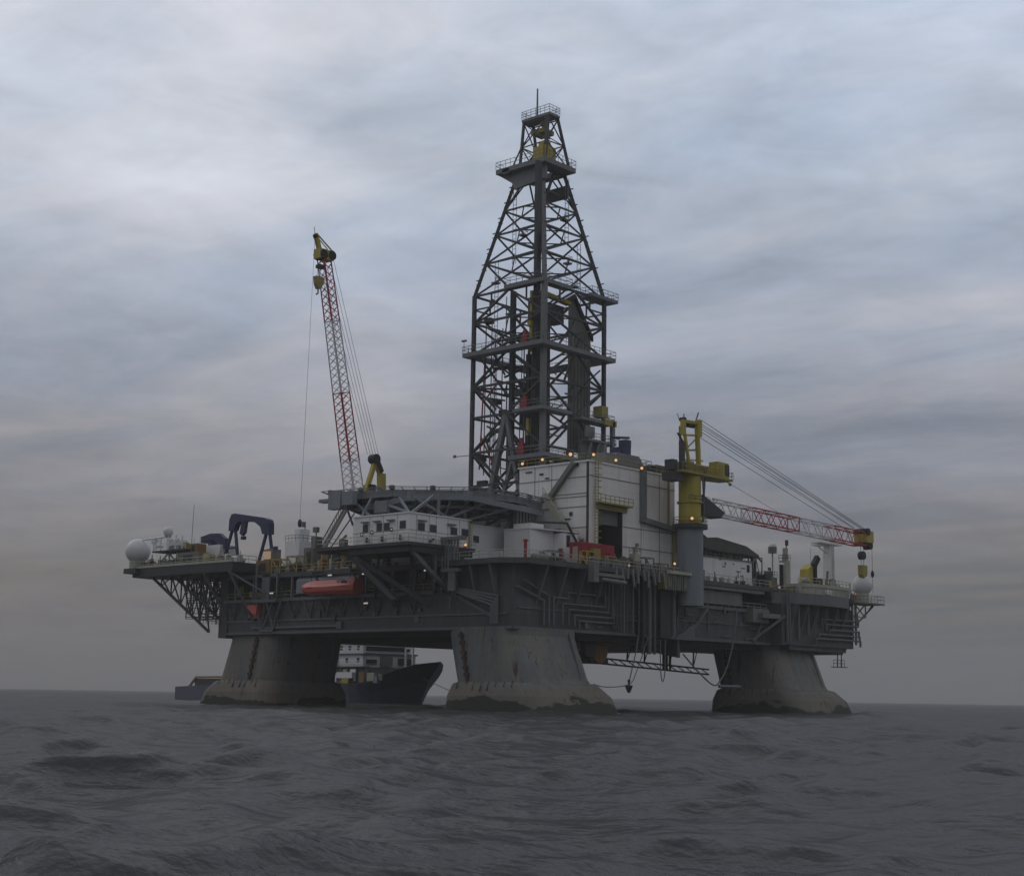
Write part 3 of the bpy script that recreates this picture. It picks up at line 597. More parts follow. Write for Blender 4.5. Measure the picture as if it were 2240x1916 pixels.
# guide rails, racking boards, pipe stands, wind wall
for (p, q, w) in (((25, 31, 63), (33, 31, 57), .3), ((41, 31, 63), (33, 31, 57), .3), ((25.5, 30.8, 57), (33, 23, 57), .3), ((41, 30, 45), (33, 31, 51), .35), ((25.4, 28, 63.4), (25.4, 20, 66), .35), ((28, 24, 52), (28, 30.6, 46), .3), ((28, 29, 40), (28, 22, 45), .35), ((24.5, 31, 45), (24.5, 27.5, 42), .3), ((24.5, 31, 57), (24.5, 26, 52.5), .28), ((24.5, 27, 63), (24.5, 24, 58.5), .28), ((26, 30, 68.9), (34, 30, 66), .25), ((26, 29, 73.5), (26, 22, 69), .28), ((33, 30.8, 39), (25, 30.8, 45), .35), ((36.5, 15.6, 57.6), (41, 15.6, 61), .22)):
    b = MB(); b.beam(p, q, w); b.build('inner_brace', 'derr', dr)
for (y, x) in ((29.4, 25.2), (28.7, 26), (27.2, 25.4), (26.4, 26.4), (25.2, 30), (24.2, 27)):
    b = MB(); b.tube((x, y, 41), (x, y, rnd.uniform(54, 73)), .1, n=6); b.build('standpipe', 'dark', dr)
for i in range(34):
    z0 = rnd.uniform(37, 70); x0, y0 = rnd.uniform(25, 31), rnd.uniform(20, 30.5); q = rnd.random(); b = MB()
    if q < .45: b.beam((x0, y0, z0), (x0, min(30.8, y0+rnd.uniform(3, 8)), z0+rnd.uniform(-3, 3)), rnd.uniform(.18, .34))
    elif q < .75: b.tube((x0, y0, z0), (x0, y0, z0+rnd.uniform(4, 11)), rnd.uniform(.07, .16), n=6)
    else: b.box(x0, x0+rnd.uniform(.6, 1.6), y0, y0+rnd.uniform(.6, 2.2), z0, z0+rnd.uniform(.3, 1.4))
    b.build('inner_fitting', 'derr', dr)
for i in range(16):
    z0 = rnd.uniform(40, 70); x0 = rnd.uniform(26, 34); b = MB(); b.beam((x0, 16.2+rnd.random()*2, z0), (x0+rnd.uniform(2, 6), 16.2+rnd.random()*2, z0+rnd.uniform(-3, 3)), rnd.uniform(.15, .3)); b.build('inner_fitting', 'steel', dr)
b = MB(); b.box(26, 27.5, 19.6, 20.4, 40, 62); b.box(26.6, 28.6, 20.8, 22.2, 49, 57); b.build('travelling_gear', 'dark', dr)
b = MB(); b.box(24.9, 26.1, 17.2, 17.9, 40, 97); b.build('guide_column', 'dark', dr)
b = MB(); b.box(26.6, 27.3, 15.9, 16.6, 40, 70); b.box(25.6, 26.4, 23.2, 24.0, 40, 74); b.box(27.6, 28.3, 18.6, 19.2, 50, 73.5); b.build('guide_column', 'dark', dr)
b = MB(); b.xprism([(34.7, 46), (34.7, 73.2), (35.6, 74.3), (40.7, 67.4), (40.7, 46)], 'y', 17.6, 18.0)
for i in range(6): b.box(35.1+i*.95, 35.3+i*.95, 17.4, 17.6, 46, 67.2)
b.build('wind_wall', 'green', dr)
b = MB(); b.xprism([(33.4, 73.2), (35.6, 74.5), (40.9, 67.5), (40.9, 66.6), (35.6, 73.5), (33.4, 72.3)], 'y', 17.1, 17.6); b.build('wall_trim', 'dark', dr)
b = MB(); b.xprism([(25.6, 73.0), (33.4, 72.4), (33.4, 71.8), (25.6, 72.4)], 'y', 16.2, 17.4); b.box(24.7, 25.1, 18, 18.5, 62, 73); b.build('racking_beam', 'yellow', dr)
b = MB(); b.box(25.9, 33, 17.6, 20, 68.4, 71.6); b.build('racking_board', 'dark', dr)
for i in range(26):
    b = MB(); x = 26.4+(i % 6)*.62; y = 17.8+(i//6)*.8; b.tube((x, y, 42+rnd.uniform(0, 2)), (x+rnd.uniform(-.4, .4), y, 68-rnd.uniform(0, 6)), .12+.05*(i % 2), n=6); b.build('pipe_stand', 'dark' if i % 3 else 'steel', dr)
for (p, q, w) in (((33, 17.4, 58), (37, 17.4, 66), .3), ((30, 15.6, 50), (36, 15.6, 57), .3), ((29, 16, 63), (33, 16, 67.5), .3), ((27, 22, 57), (27, 29, 62), .3), ((26, 21, 64), (26, 29.5, 68), .35), ((26, 29.5, 50), (26, 21, 46), .3), ((27, 18, 55), (27, 28.5, 58.5), .35), ((28, 22, 66), (28, 30, 66), .4), ((28, 19, 60), (28, 30, 61), .5)):
    b = MB(); b.beam(p, q, w); b.build('inner_brace', 'derr', dr)
b = MB()
for (x, y, z0) in ((25, 27, 76), (25.5, 21, 84), (29, 27, 71), (34, 17.6, 80), (33, 17.6, 88), (36, 17.5, 76)): b.box(x, x+1.2, y, y+1.2, z0, z0+.3); b.rail([(x, y, z0+.3), (x+1.2, y, z0+.3), (x+1.2, y+1.2, z0+.3)], 1.1, 1, .05)
for (x, y, z0, z1) in ((25.8, 27.6, 39, 80), (28.2, 25.6, 80, 94), (36.6, 17.2, 72, 84), (34, 18, 84, 96)): b.ladder((x, y, z0), (x, y, z1), .8, (0, 1, 0), .9, .07)
b.build('inner_ladders', 'steel', dr)
for (x, y, z0, h_) in ((24.4, 19.3, 63.2, 3.4), (24.4, 19.2, 51.7, 3.6), (24.2, 19.6, 43.5, 3.8)):
    b = MB(); b.box(x-.3, x+.6, y-.7, y+.5, z0+.2, z0+h_*.55); b.beam((x, y-.4, z0+h_*.5), (x, y+.1, z0+h_*.8), .5); b.box(x-.2, x+.5, y+.55, y+.9, z0, z0+h_*.35); b.build('racking_machine', 'red', dr)
b = MB(); b.box(24.2, 25.2, 17.8, 18.6, 66.5, 67.5); b.box(24.2, 24.9, 18.0, 18.6, 47, 50); b.build('racking_head', 'yellow2', dr)
b = MB(); b.tube((24.6, 29.9, 42), (24.6, 29.0, 62), .14); b.beam((24.7, 29.5, 54), (24.7, 25.6, 57.5), .22); b.beam((24.7, 29.8, 48), (24.7, 26.2, 42), .22); b.build('fire_line', 'red', dr)
b = MB(); b.box(33.2, 34.2, 16, 17, 40, 45.5); b.build('drilling_riser', 'red', dr)
b = MB(); b.box(22.4, 43.2, 13.0, 33, 22, 35.6); b.build('substructure', 'hull', dr)
b = MB(); b.tube((24.2, 35.8, 44.8), (24.2, 31.4, 44.7), .07); b.box(24.1, 24.3, 35.4, 36, 44.6, 45.1); b.tube((22.4, 32.2, 63.1), (22.4, 32.2, 65.3), .05); b.box(22.2, 22.6, 31.7, 32.7, 65.3, 65.6); b.build('camera_arm', 'steel', dr)

# ================================================================== WHITE DRILL FLOOR HOUSE
hs = thing('drill_floor_house', (25, 3, 22), 'large boxy white windowless steel building below the drilling derrick', 'building')
b = MB(); b.box(13.54, 36.4, 2, 10.4, 22, 39); b.box(13.54, 15.9, -4.3, 2, 22, 39); b.box(22.2, 36.4, -4.3, 2, 22, 39); b.box(15.9, 22.2, -4.3, 2, 31.9, 39); b.build('wall', 'white', hs)
b = MB(); b.box(15.9, 22.2, -3.4, -3.0, 29.5, 31.9); b.build('shutter', 'steel', hs)
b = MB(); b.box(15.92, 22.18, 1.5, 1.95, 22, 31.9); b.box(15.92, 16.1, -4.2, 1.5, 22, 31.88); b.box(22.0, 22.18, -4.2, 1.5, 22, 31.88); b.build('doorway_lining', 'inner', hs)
b = MB()
for zq in (36.6, 34.0, 33.5, 31.9, 28.6): b.box(13.46, 13.54, -4.3, 10.4, zq, zq+.1)
for zq in (36.8, 29.4, 26.2): b.box(22.3, 36.4, -4.38, -4.3, zq, zq+.1)
b.box(13.54, 22.3, -4.38, -4.3, 36.8, 36.9)
for y in (3.4, 7): b.box(13.47, 13.54, y, y+.06, 34, 39)
for x in (27, 32): b.box(x, x+.06, -4.37, -4.3, 22, 39)
b.build('panel_joint', 'clutter', hs)
b = MB(); b.box(13.3, 36.6, -4.5, 10.6, 39, 39.25); b.build('roof', 'white', hs)
b = MB(); b.rail([(13.4, 10.5, 39.25), (13.4, -4.4, 39.25), (36.5, -4.4, 39.25)], 1.1, 1.8); b.build('roof_railing', 'yellow2', hs)
b = MB(); b.beam((13.35, -4.15, 22), (13.35, -4.15, 39), .28); b.build('corner_pipe', 'dark', hs)
b = MB(); b.ladder((14.9, -4.75, 23), (14.9, -4.75, 39.6), .8, (1, 0, 0), .5, .07)
for zq in range(24, 40, 1): b.bpath([(14.4, -4.7, zq), (14.4, -5.4, zq), (15.4, -5.4, zq), (15.4, -4.7, zq)], .07)
b.build('caged_ladder', 'yellow2', hs)
b = MB(); b.box(15.0, 23.4, -5.5, -4.32, 32.5, 32.75); b.rail([(15, -5.5, 32.75), (23.4, -5.5, 32.75)], 1.1, 1.2, .06); b.box(15.6, 23.0, -4.6, -4.32, 31.7, 32.4); b.build('door_walkway', 'yellow2', hs)
b = MB(); b.bpath([(27.0, -4.8, 39.4), (27.0, -4.8, 31.2)], .9, .8); b.bpath([(26.6, -4.8, 31.0), (37.0, -4.8, 30.0)], .9, .8); b.build('exhaust_duct', 'steel', hs)
b = MB(); b.beam((13.1, -1.6, 39), (13.1, 3.9, 33.2), .9, .7); b.build('stair_truss', 'clutter', hs)
b = MB(); b.beam((12.6, 4.2, 34.2), (12.6, -1.8, 26.8), .8, .9); b.rail([(12.2, 4.2, 34.2), (12.2, -1.8, 26.8)], 1.2, 1.4, .06); b.box(12.2, 13.5, 2.8, 5.2, 33.4, 33.7); b.box(12.2, 13.5, -3.4, -1.4, 26.6, 26.9); b.rail([(12.2, -3.4, 26.9), (12.2, -1.4, 26.9)], 1.1, 1); b.build('outside_stair', 'cream', hs)
b = MB(); b.box(13.3, 13.5, -2.2, -.5, 38.4, 38.9); b.box(13.4, 13.5, 5.2, 6, 37.6, 37.9); b.box(13.4, 13.5, 4, 4.8, 36.9, 37.1); b.box(13.4, 13.5, 7.6, 9, 38.2, 38.4); b.box(13.4, 13.5, -.6, .5, 30.0, 30.2); b.box(13.4, 13.5, -1, -.4, 30.6, 31.2); b.build('wall_fitting', 'dark', hs)
b = MB(); b.box(33.9, 34.2, -4.9, -4.6, 30, 38.6); b.box(35.6, 36.3, -4.7, -4.39, 22, 30); b.build('side_pipe', 'yellow2', hs)
t = thing('sky_blocker', (12, 30, 22), 'low grey filler block added deep under the helideck to close off the sky, behind the accommodation block', 'building')  # added filler block; hides the bright sky strip below the cantilevered deck
b = MB(); b.box(3, 21, 18, 46, 22.02, 25.6); b.box(-1, 3, 20, 30, 22.02, 24.6); b.build('wall', 'clutter', t); b = MB(); b.box(2.8, 21.2, 17.8, 46.2, 25.6, 25.8); b.build('roof', 'steel', t)
# things on the roof
t = thing('roof_winch', (28, 2, 39.25), 'dark blue winch unit on a grey pedestal on the white building roof', 'winch')
b = MB(); b.xprism([(23.6, 40.2), (32.4, 40.2), (30.6, 42.2), (24.6, 42.2)], 'y', -1.2, 4); b.box(25, 31, -.6, 3, 39.25, 40.2); b.build('base', 'steel', t)
b = MB(); b.box(27.2, 29.4, -.4, 1.8, 42.2, 43.6); b.box(28.2, 29.6, -.3, 1.3, 43.6, 44.9); b.tube((25.2, .2, 44.9), (29.6, .2, 45.4), .22); b.bpath([(24.9, .2, 43.0), (24.6, .2, 45), (27, .2, 44.8)], .2); b.box(25.9, 27.0, -.3, 1.4, 42.2, 43.1); b.build('winch_drum', 'blue', t)
b = MB(); b.rail([(23, -2, 40.4), (33, -2, 40.4), (33, 3, 40.4)], 1.2, 1.4); b.build('railing', 'steel', t)
t = thing('diesel_unit', (20, 1, 39.25), 'small cream deck unit beside the blue winch on the roof', 'machine')
b = MB(); b.box(20.5, 23, -2, .4, 39.25, 41.6); b.build('cabinet', 'clutter', t); b = MB(); b.tube((21, -1.6, 41.6), (21, -1.6, 43), .25); b.build('stack', 'steel', t)
t = thing('roof_machinery', (34, 0, 39.25), 'low dark machinery at the right end of the white roof', 'machine')
b = MB(); b.box(31.8, 35.8, -3.5, 1, 39.25, 40.3); b.box(33, 36.3, -3, 0, 40.3, 41.0); b.build('housing', 'dark', t); b = MB(); b.tube((31.5, -2.6, 40.7), (36.4, -2.6, 40.9), .25); b.build('pipe', 'steel', t)

# ================================================================== ACCOMMODATION
ac = thing('accommodation_block', (-4, 12, 24), 'white angular accommodation block with dark windows on a cantilevered deck under the helideck', 'building')
b = MB(); b.box(-16, -3.2, 5.5, 17.7, 24.3, 28.55); b.build('wall', 'white2', ac)
b = MB(); b.box(-3.2, 12.4, 6.6, 17.7, 22.1, 28.1); b.box(3, 12.4, 4.4, 6.58, 22.1, 24.5); b.build('rear_wall', 'white2', ac)
b = MB(); b.box(-16.15, -3.1, 5.35, 17.85, 28.55, 28.75); b.box(-3.1, 12.5, 6.45, 17.8, 28.1, 28.3); b.build('roof', 'white2', ac)
b = MB(); b.box(-16.03, -16.0, 5.5, 17.7, 26.1, 26.16); b.box(-16, -3.2, 5.47, 5.5, 26.1, 26.16)
for x in (-14.6, -12, -10.5, -8, -5.5): b.box(x, x+.05, 5.47, 5.5, 24.3, 28.5)
for y in (8, 11, 14): b.box(-16.03, -16, y, y+.05, 24.3, 28.5)
b.build('panel_joint', 'clutter', ac)
def window(x, y, zq, axis, w=1.0, h_=1.0, lit=False, par=ac):
    b = MB()
    if axis == 'x': b.box(x-.06, x, y-w/2-.1, y+w/2+.1, zq-.1, zq+h_+.1)
    else: b.box(x-w/2-.1, x+w/2+.1, y-.06, y, zq-.1, zq+h_+.1)
    f = b.build('window', 'steel', par); b = MB()
    if axis == 'x': b.box(x-.1, x-.062, y-w/2, y+w/2, zq, zq+h_)
    else: b.box(x-w/2, x+w/2, y-.1, y-.062, zq, zq+h_)
    b.build('pane', 'lit' if lit else 'glass', f)
for y in (14.9, 11.9, 10.3): window(-16, y, 26.3, 'x', 1.0, 1.0)
window(-16, 6.9, 26.4, 'x', 1.1, 1.0)
for x in (-13.6, -11.1, -6.7, -4.3): window(x, 5.5, 26.2, 'y', 1.25, .95)
for x in (-.6, 7.2): window(x, 6.6, 25.6, 'y', 1.1, .9)
b = MB()
for y in (14.2, 11.6, 8.6): b.box(-16.5, -16.05, y, y+1.4, 27.6, 27.8)
for x in (-13.6, -7.4): b.box(x-.8, x+.8, 5.0, 5.45, 27.5, 27.7)
split(b, 'air_vent', 'steel', ac)
b = MB()
for y in (14.6, 11.3, 7.4): b.beam((-16.05, y, 25.3), (-16.5, y-.5, 24.7), .3, .35)
for x in (-11.8, -8.0): b.beam((x, 5.4, 24.7), (x+.6, 5.1, 25.1), .3, .35)
b.build('wall_bracket', 'dark', ac)
b = MB(); b.box(-3.6, -2.9, 5.6, 6.6, 24.3, 28); b.rail([(-3.4, 5.4, 24.4), (-3.4, 5.4, 28)], 1, 1); b.ladder((-3.2, 5.3, 24.4), (-3.2, 5.3, 29), .6, (1, 0, 0)); b.build('ladder', 'yellow2', ac)
# deck under the block
b = MB(); b.prism([(-16.9, 4.8), (-2.6, 4.8), (-2.6, 26.6), (-15, 26.8), (-16.9, 25)], 23.8, 24.3)
b.box(-16.4, -16.0, 5.2, 18, 22.9, 23.8); b.box(-16, -3, 5.0, 5.4, 22.9, 23.8); b.build('cantilever_deck', 'dark', ac)
b = MB(); b.xprism([(26, 23.7), (18.5, 23.7), (17, 22.3), (8, 16), (9.4, 16), (17.6, 21.9), (20.5, 23.2), (26, 23.55)], 'x', -15.8, -15.2); b.build('curved_girder', 'dark', ac)
for (p, q, w) in (((-15.6, 5.6, 23.2), (-7, 5.6, 17.3), .6), ((-15.6, 16.8, 23.2), (-7.0, 16.8, 15.8), .75), ((-16.1, 17, 22.6), (-7.1, 10, 15.6), .7), ((-9.5, 5.6, 18.6), (-5, 5.6, 22.8), .35), ((-10.4, 5.6, 18.8), (-10.4, 5.6, 23.6), .35), ((-6.9, 5.6, 15), (-6.9, 5.6, 24), .4), ((-9, 12, 16.6), (-9, 12, 23.6), .4), ((-14, 14, 22.8), (-7.1, 22, 17.2), .3), ((-15, 20, 23.5), (-7.1, 19, 17), .4), ((-9, 5.6, 17.9), (-3, 11, 17.2), .3), ((-7, 5.7, 17.6), (-7.1, -3.5, 13.6), .5)):
    b = MB(); b.beam(p, q, w); b.build('strut', 'hull2' if p[1] < 6 else 'hull', ac)
b = MB(); b.rail([(-2.6, 4.85, 24.3), (-16.8, 4.85, 24.3), (-16.8, 25, 24.3), (-15, 26.7, 24.3), (-5, 26.7, 24.3)], 1.2, 1.6, .05); b.build('railing', 'cream', ac)
b = MB(); b.box(-16.6, -15.2, 25.6, 26.6, 24.3, 26.2); b.tube((-16, 26.2, 24.3), (-16, 26.2, 27.0), .1); b.box(-16.3, -15.7, 25.8, 26.7, 26.9, 27.7); b.build('floodlight_post', 'clutter', ac)
b = MB(); b.box(-16.4, -15.6, 19.2, 20.4, 24.3, 25.4); b.tube((-16, 20.2, 25.4), (-16, 19.2, 26), .2); b.build('deck_winch', 'clutter', ac)
# stairs from the deck to the helideck
b = MB()
for dy in (0, -1.0):
    b.tube((-16, 24.8+dy, 24.4), (-14.2, 21.4+dy, 31.2), .12, n=6); b.tube((-16, 24.8+dy, 25.5), (-14.2, 21.4+dy, 32.3), .1, n=6)
for i in range(22): t_ = i/22; p = L((-16, 24.8, 24.4), (-14.2, 21.4, 31.2), t_); b.beam(p, (p[0], p[1]-1.0, p[2]), .12, .2)
for i in range(12): t_ = i/12; p = L((-16, 24.8, 24.4), (-14.2, 21.4, 31.2), t_); b.tube(p, (p[0], p[1], p[2]+1.1), .06, n=4); b.tube((p[0], p[1]-1, p[2]), (p[0], p[1]-1, p[2]+1.1), .06, n=4)
b.build('helideck_stair', 'clutter', ac)
b = MB(); b.beam((-16, 22.6, 24.4), (-15.4, 18.2, 29.4), .14); b.beam((-15.2, 20.6, 31), (-16, 17.8, 27.5), .25); b.build('stay', 'dark', ac)
# rear white engine houses right of the block
t = thing('deck_workshop', (8, 1, 22), 'white deck workshop with black doorway left of the red container', 'building')
b = MB(); b.box(3.2, 8.6, -1.2, 4.2, 22.05, 27.6); b.box(8.62, 12.6, -3.2, 3.6, 22.05, 27.3); b.build('wall', 'white2', t)
b = MB(); b.prism([(3.1, -1.3), (12.7, -3.3), (12.7, 4.3), (3.1, 4.3)], 27.6, 27.8); b.box(4, 7, -.6, 3, 27.8, 28.6); b.build('roof', 'white2', t)
b = MB(); b.box(9.4, 10.2, -3.27, -3.2, 25.2, 27); b.build('door', 'black', t)
b = MB(); b.box(4, 5.6, -1.7, -1.2, 22.1, 23.2); b.box(6.4, 7.8, -1.8, -1.2, 22.1, 23.4); b.box(9.5, 11.4, -3.9, -3.2, 22.1, 23.3); b.build('skid_recess', 'dark', t)
b = MB(); b.bpath([(3.5, -1.6, 28.6), (9, -3.6, 28.8), (12.4, -3.6, 25), (13.0, -3.8, 23)], .28); b.build('pipe_run', 'dark', t)
t = thing('vent_rack', (2, 4, 28.3), 'row of grey vertical vents between the helideck and the white building', 'vents')
b = MB()
for i in range(7): b.box(5.2+i*.75, 5.6+i*.75, 3.4, 4.2, 28.6, 31.6)
b.box(5, 10.3, 3.3, 4.3, 31.6, 31.9); b.build('louvre', 'steel', t)
b = MB(); b.box(4.6, 10.8, 2.8, 4.6, 28.1, 28.6); b.build('base', 'dark', t)

# ================================================================== HELIDECK
hd = thing('helideck', (-1, 16, 28.5), 'grey octagonal helideck on girders above the white accommodation block', 'helideck')
oct_ = [(-14.2, 25.2), (-12.6, 13.0), (-4.6, 3.5), (4.0, 2.4), (12.4, 4.3), (13.0, 16), (6, 27), (-6, 30)]
b = MB(); b.prism(oct_, 32.6, 33.0); b.build('deck_plate', 'heli', hd)
b = MB()
ins = [(-1+(x+1)*.985, 16+(y-16)*.985) for x, y in oct_]
for i in range(8): b.beam((*ins[i], 32.25), (*ins[(i+1) % 8], 32.25), .3, .7)
b.build('rim_girder', 'heli', hd)
n_ = 26
per = []
for i in range(8):
    a_, c_ = oct_[i], oct_[(i+1) % 8]
    for j in range(n_//8+1): per.append(L(a_, c_, j/(n_//8+1)))
low = [(-1+(x+1)*.80, 16+(y-16)*.80) for x, y in per]
for i in range(len(per)):
    k_ = (i+1) % len(per); b = MB(); b.beam((*per[i], 32.4), (*low[i], 30.7), .22); b.beam((*low[i], 30.7), (*low[i], 32.4), .18); b.beam((*low[i], 30.7), (*low[k_], 30.7), .3, .4)
    b.beam((*low[i], 30.8), (*L(low[k_], per[k_], .15), 32.4), .16); b.build('outrigger', 'heli', hd)
b = MB(); b.prism([(-1+(x+1)*.78, 16+(y-16)*.78) for x, y in oct_], 31.0, 31.15); b.build('under_walkway', 'dark', hd)
def net():
    b = MB(); out = [(-1+(x+1)*1.09, 16+(y-16)*1.09) for x, y in oct_]
    for i in range(8):
        a, c, a2, c2 = oct_[i], oct_[(i+1) % 8], out[i], out[(i+1) % 8]; k = 7
        b.beam((*a2, 33.3), (*c2, 33.3), .12)
        for j in range(k+1): b.beam((*L(a, c, j/k), 32.9), (*L(a2, c2, j/k), 33.3), .1)
        b.beam((*L(a, a2, .5), 33.1), (*L(c, c2, .5), 33.1), .07)
    b.build('safety_net', 'heli', hd)
net()
b = MB()
for i in range(7):
    y = 6+i*3.4; x0 = max(-12.3+(0 if y > 13 else (13-y)*.85), -13); b.box(x0, 12.2 if y < 16 else 12.2-(y-16)*.6, y, y+.3, 31.5, 32.5)
for x in (-9, -3.5, 2, 7.5): b.box(x, x+.3, 6 if x > -4 else 10, 27, 31.1, 32.1)
b.build('deck_beam', 'heli', hd)
# lower ring girder, the pale stepped beams seen from below
ring = [(-12.0, 19.9, 30.6), (-12.35, 14.3, 31.0), (-11.1, 10.3, 31.75), (-6.0, 3.3, 31.75), (-1.3, 2.2, 31.25), (6.9, 2.0, 30.95), (11.8, 3.8, 31)]
b = MB()
for i in range(6): b.beam(ring[i], ring[i+1], .35, .85)
b.build('ring_girder', 'ped', hd)
for i in (2, 3): p = ring[i]; b = MB(); b.box(p[0]-.5, p[0]+.5, p[1]-.5, p[1]+.5, 31.2, 32.6); b.build('girder_node', 'ped', hd)
for i in range(6):
    p, q = ring[i], ring[i+1]
    for j in (0.15, .5, .85):
        a_ = L(p, q, j); b = MB(); b.beam(a_, (a_[0]*.93, a_[1]+(16-a_[1])*.12, 32.5), .2); b.build('deck_bracket', 'heli', hd)
for i in range(5):
    b = MB(); x = -10+i*4.4; b.beam((x, 12.5, 28.8), (x+2.2, 9.5-i*.5, 32.4), .26); b.build('support_strut', 'heli', hd); b = MB(); b.beam((x+4.4, 12.5, 28.8), (x+2.2, 9.5-i*.5, 32.4), .26); b.build('support_strut', 'heli', hd)
b = MB(); b.box(-13.8, -13.2, 12.8, 15.6, 29.4, 31.2); b.build('girder_end', 'steel', hd)
for (p, q) in (((-15.2, 6.5, 28.7), (-12.4, 11.6, 31.6)), ((-15.2, 6.3, 28.7), (-12.2, 17, 31.6)), ((-15.0, 6.2, 28.7), (-9.6, 7, 31.9)), ((-7.5, 6, 28.7), (-12, 8.6, 31.5)), ((-7.4, 6, 28.7), (-.9, 3.8, 31.6)), ((-3.4, 6, 28.7), (3.6, 3.4, 31.0)), ((2, 7, 28.2), (9.6, 4.6, 31.2)), ((-3.4, 6.4, 28.7), (-3.4, 6.4, 32)), ((-9.3, 6.2, 28.7), (-9.3, 6.2, 32)), ((5, 7, 28.2), (5, 7, 32)), ((-15, 15, 28.7), (-12.4, 22, 32)), ((-15, 17, 28.7), (-13, 17, 32)), ((4, 10, 28.3), (11.5, 10, 32)), ((-1, 8, 28.3), (-5, 12, 32)), ((9, 8, 28.3), (9, 8, 32))):
    b = MB(); b.beam(p, q, .34); b.build('support_strut', 'ped', hd)
b = MB(); b.box(-15.2, -14.0, 21.8, 24.6, 30.4, 33.2); b.box(-15.6, -14.6, 18.6, 21.0, 30.8, 32.9); b.box(-14.9, -13.6, 24.7, 27.2, 31.7, 32.2); b.build('stair_head', 'ped', hd)
b = MB()
for i in range(26): 
    x = rnd.uniform(-10, 10); y = rnd.uniform(5, 15); b.beam((x, y, rnd.uniform(29, 31.2)), (x+rnd.uniform(-3, 3), y+rnd.uniform(-1, 1), rnd.uniform(29, 31)), .14)
split(b, 'pipework', 'clutter', hd)
b = MB()
for i in range(8):
    a, c = oct_[i], oct_[(i+1) % 8]
    for j in (0, .5): p = L(a, c, j); b.box(p[0]-.3, p[0]+.3, p[1]-.3, p[1]+.3, 33.0, 33.6)
b.build('deck_light', 'dark', hd)

# ================================================================== CRANES
def lattice(P, Q, w0, w1, n, segs, mats, parent, upv=(0, 0, 1), cw=.2, bw=.1, flat=1.0):
    """box lattice boom; segs = list of (t0, t1, material)"""
    P, Q = v3(P), v3(Q); d = (Q-P).normalized(); a = d.cross(v3(upv)).normalized(); c = a.cross(d).normalized()
    def corner(t, i):
        w = (w0+(w1-w0)*t)/2; sx, sy = ((-1, -1), (1, -1), (1, 1), (-1, 1))[i % 4]; return P.lerp(Q, t)+a*w*sx+c*w*sy
    for (t0, t1, m) in segs:
        b = MB(); k0, k1 = round(t0*n), round(t1*n)
        for i in range(4): b.beam(corner(t0, i), corner(t1, i), cw)
        for k in range(k0, k1):
            for i in range(4):
                A, B = corner(k/n, i), corner((k+1)/n, i+1) ; A2, B2 = corner(k/n, i+1), corner((k+1)/n, i)
                if flat > 1: b.beam(A, B, bw); b.beam(A2, B2, bw)
                elif k % 2: b.beam(A, B, bw)
                else: b.beam(A2, B2, bw)
        for i in range(4): b.beam(corner(t1, i), corner(t1, i+1), bw*1.4)
        b.build('boom_section', m, parent)
    return corner
c1 = thing('pedestal_crane', (33.6, -9.4, 17.3), 'yellow crane on a thick grey pedestal at the near right hull side, boom lying low', 'crane', 'pedestal cranes of the platform')
PX, PY = 33.6, -9.4
b = MB(); b.tube((PX, PY, 17.2), (PX, PY, 30.3), 2.15, n=32); b.build('pedestal', 'ped', c1)
b = MB(); b.tube((PX, PY, 29.8), (PX, PY, 30.5), 2.9, n=32); o = b.build('pedestal_platform', 'dark', c1)
b = MB(); b.rail([(PX+2.8*math.cos(i*.5236), PY+2.8*math.sin(i*.5236), 30.5) for i in range(13)], 1.1, 1.5, .05); b.build('railing', 'yellow2', o)
b = MB(); b.tube((PX, PY, 30.5), (PX, PY, 39), 1.85, n=32); b.tube((PX, PY, 34), (PX, PY, 34.25), 2.15, n=32); b.tube((PX, PY, 31), (PX, PY, 31.15), 1.95, n=32); b.build('king_post', 'yellow', c1)
b = MB(); b.path([(PX+1.7, PY-1.3, 31), (PX+1.9, PY-1.6, 34), (PX+.6, PY-2.3, 36), (PX+.4, PY-2.3, 38.6)], .16); b.path([(PX+1.2, PY-1.9, 31), (PX+.9, PY-2.1, 34), (PX+1.7, PY-1.8, 37), (PX+2.6, PY-1.2, 39)], .13); b.rail([(PX-2.4, PY-1.5, 34.2), (PX+2.4, PY-2.2, 34.2)], .9, 1.5); b.build('hose_bundle', 'cable', c1)
b = MB(); b.prism([(28.6, -11.6), (38, -11.6), (43.4, -11.4), (43.4, -8.6), (38, -7.2), (28.6, -7.2)], 38.6, 38.95); o = b.build('slew_platform', 'yellow2', c1)
b = MB(); b.rail([(28.6, -11.6, 38.95), (38, -11.6, 38.95), (39, -11.5, 38.95)], 1.2, 1.2, .06); b.rail([(42.7, -11.5, 38.95), (43.4, -11.4, 38.95), (43.4, -8.6, 38.95)], 1.1, 1.1, .06); b.tube((43.4, -10, 38.8), (44.6, -10, 38.4), .1); b.sphere((44.6, -10, 38.4), .3, 6, 8); b.build('railing', 'yellow2', o)
b = MB(); b.box(27.2, 29.8, -10.8, -8.4, 37.2, 38.6); b.box(27.4, 28.8, -10.4, -8.8, 38.95, 40.6); b.tube((28.0, -9.6, 38), (28.0, -9.6, 39), .5, n=8); b.box(29.4, 30.2, -10.9, -10.2, 38.95, 43.8); b.tube((30.1, -10.5, 43.8), (28.7, -10.5, 45.0), .16); b.build('engine_housing', 'dark', c1)
b = MB(); b.box(30.4, 32, -11.4, -8, 38.95, 40.6); b.box(35.4, 36.6, -11.2, -8, 38.95, 40.4); b.tube((31, -11.0, 40.0), (36, -11.0, 40.0), .42, n=12); b.box(32.4, 35, -11.2, -7.6, 38.95, 40.0); b.build('winch_house', 'yellow2', c1)
b = MB()
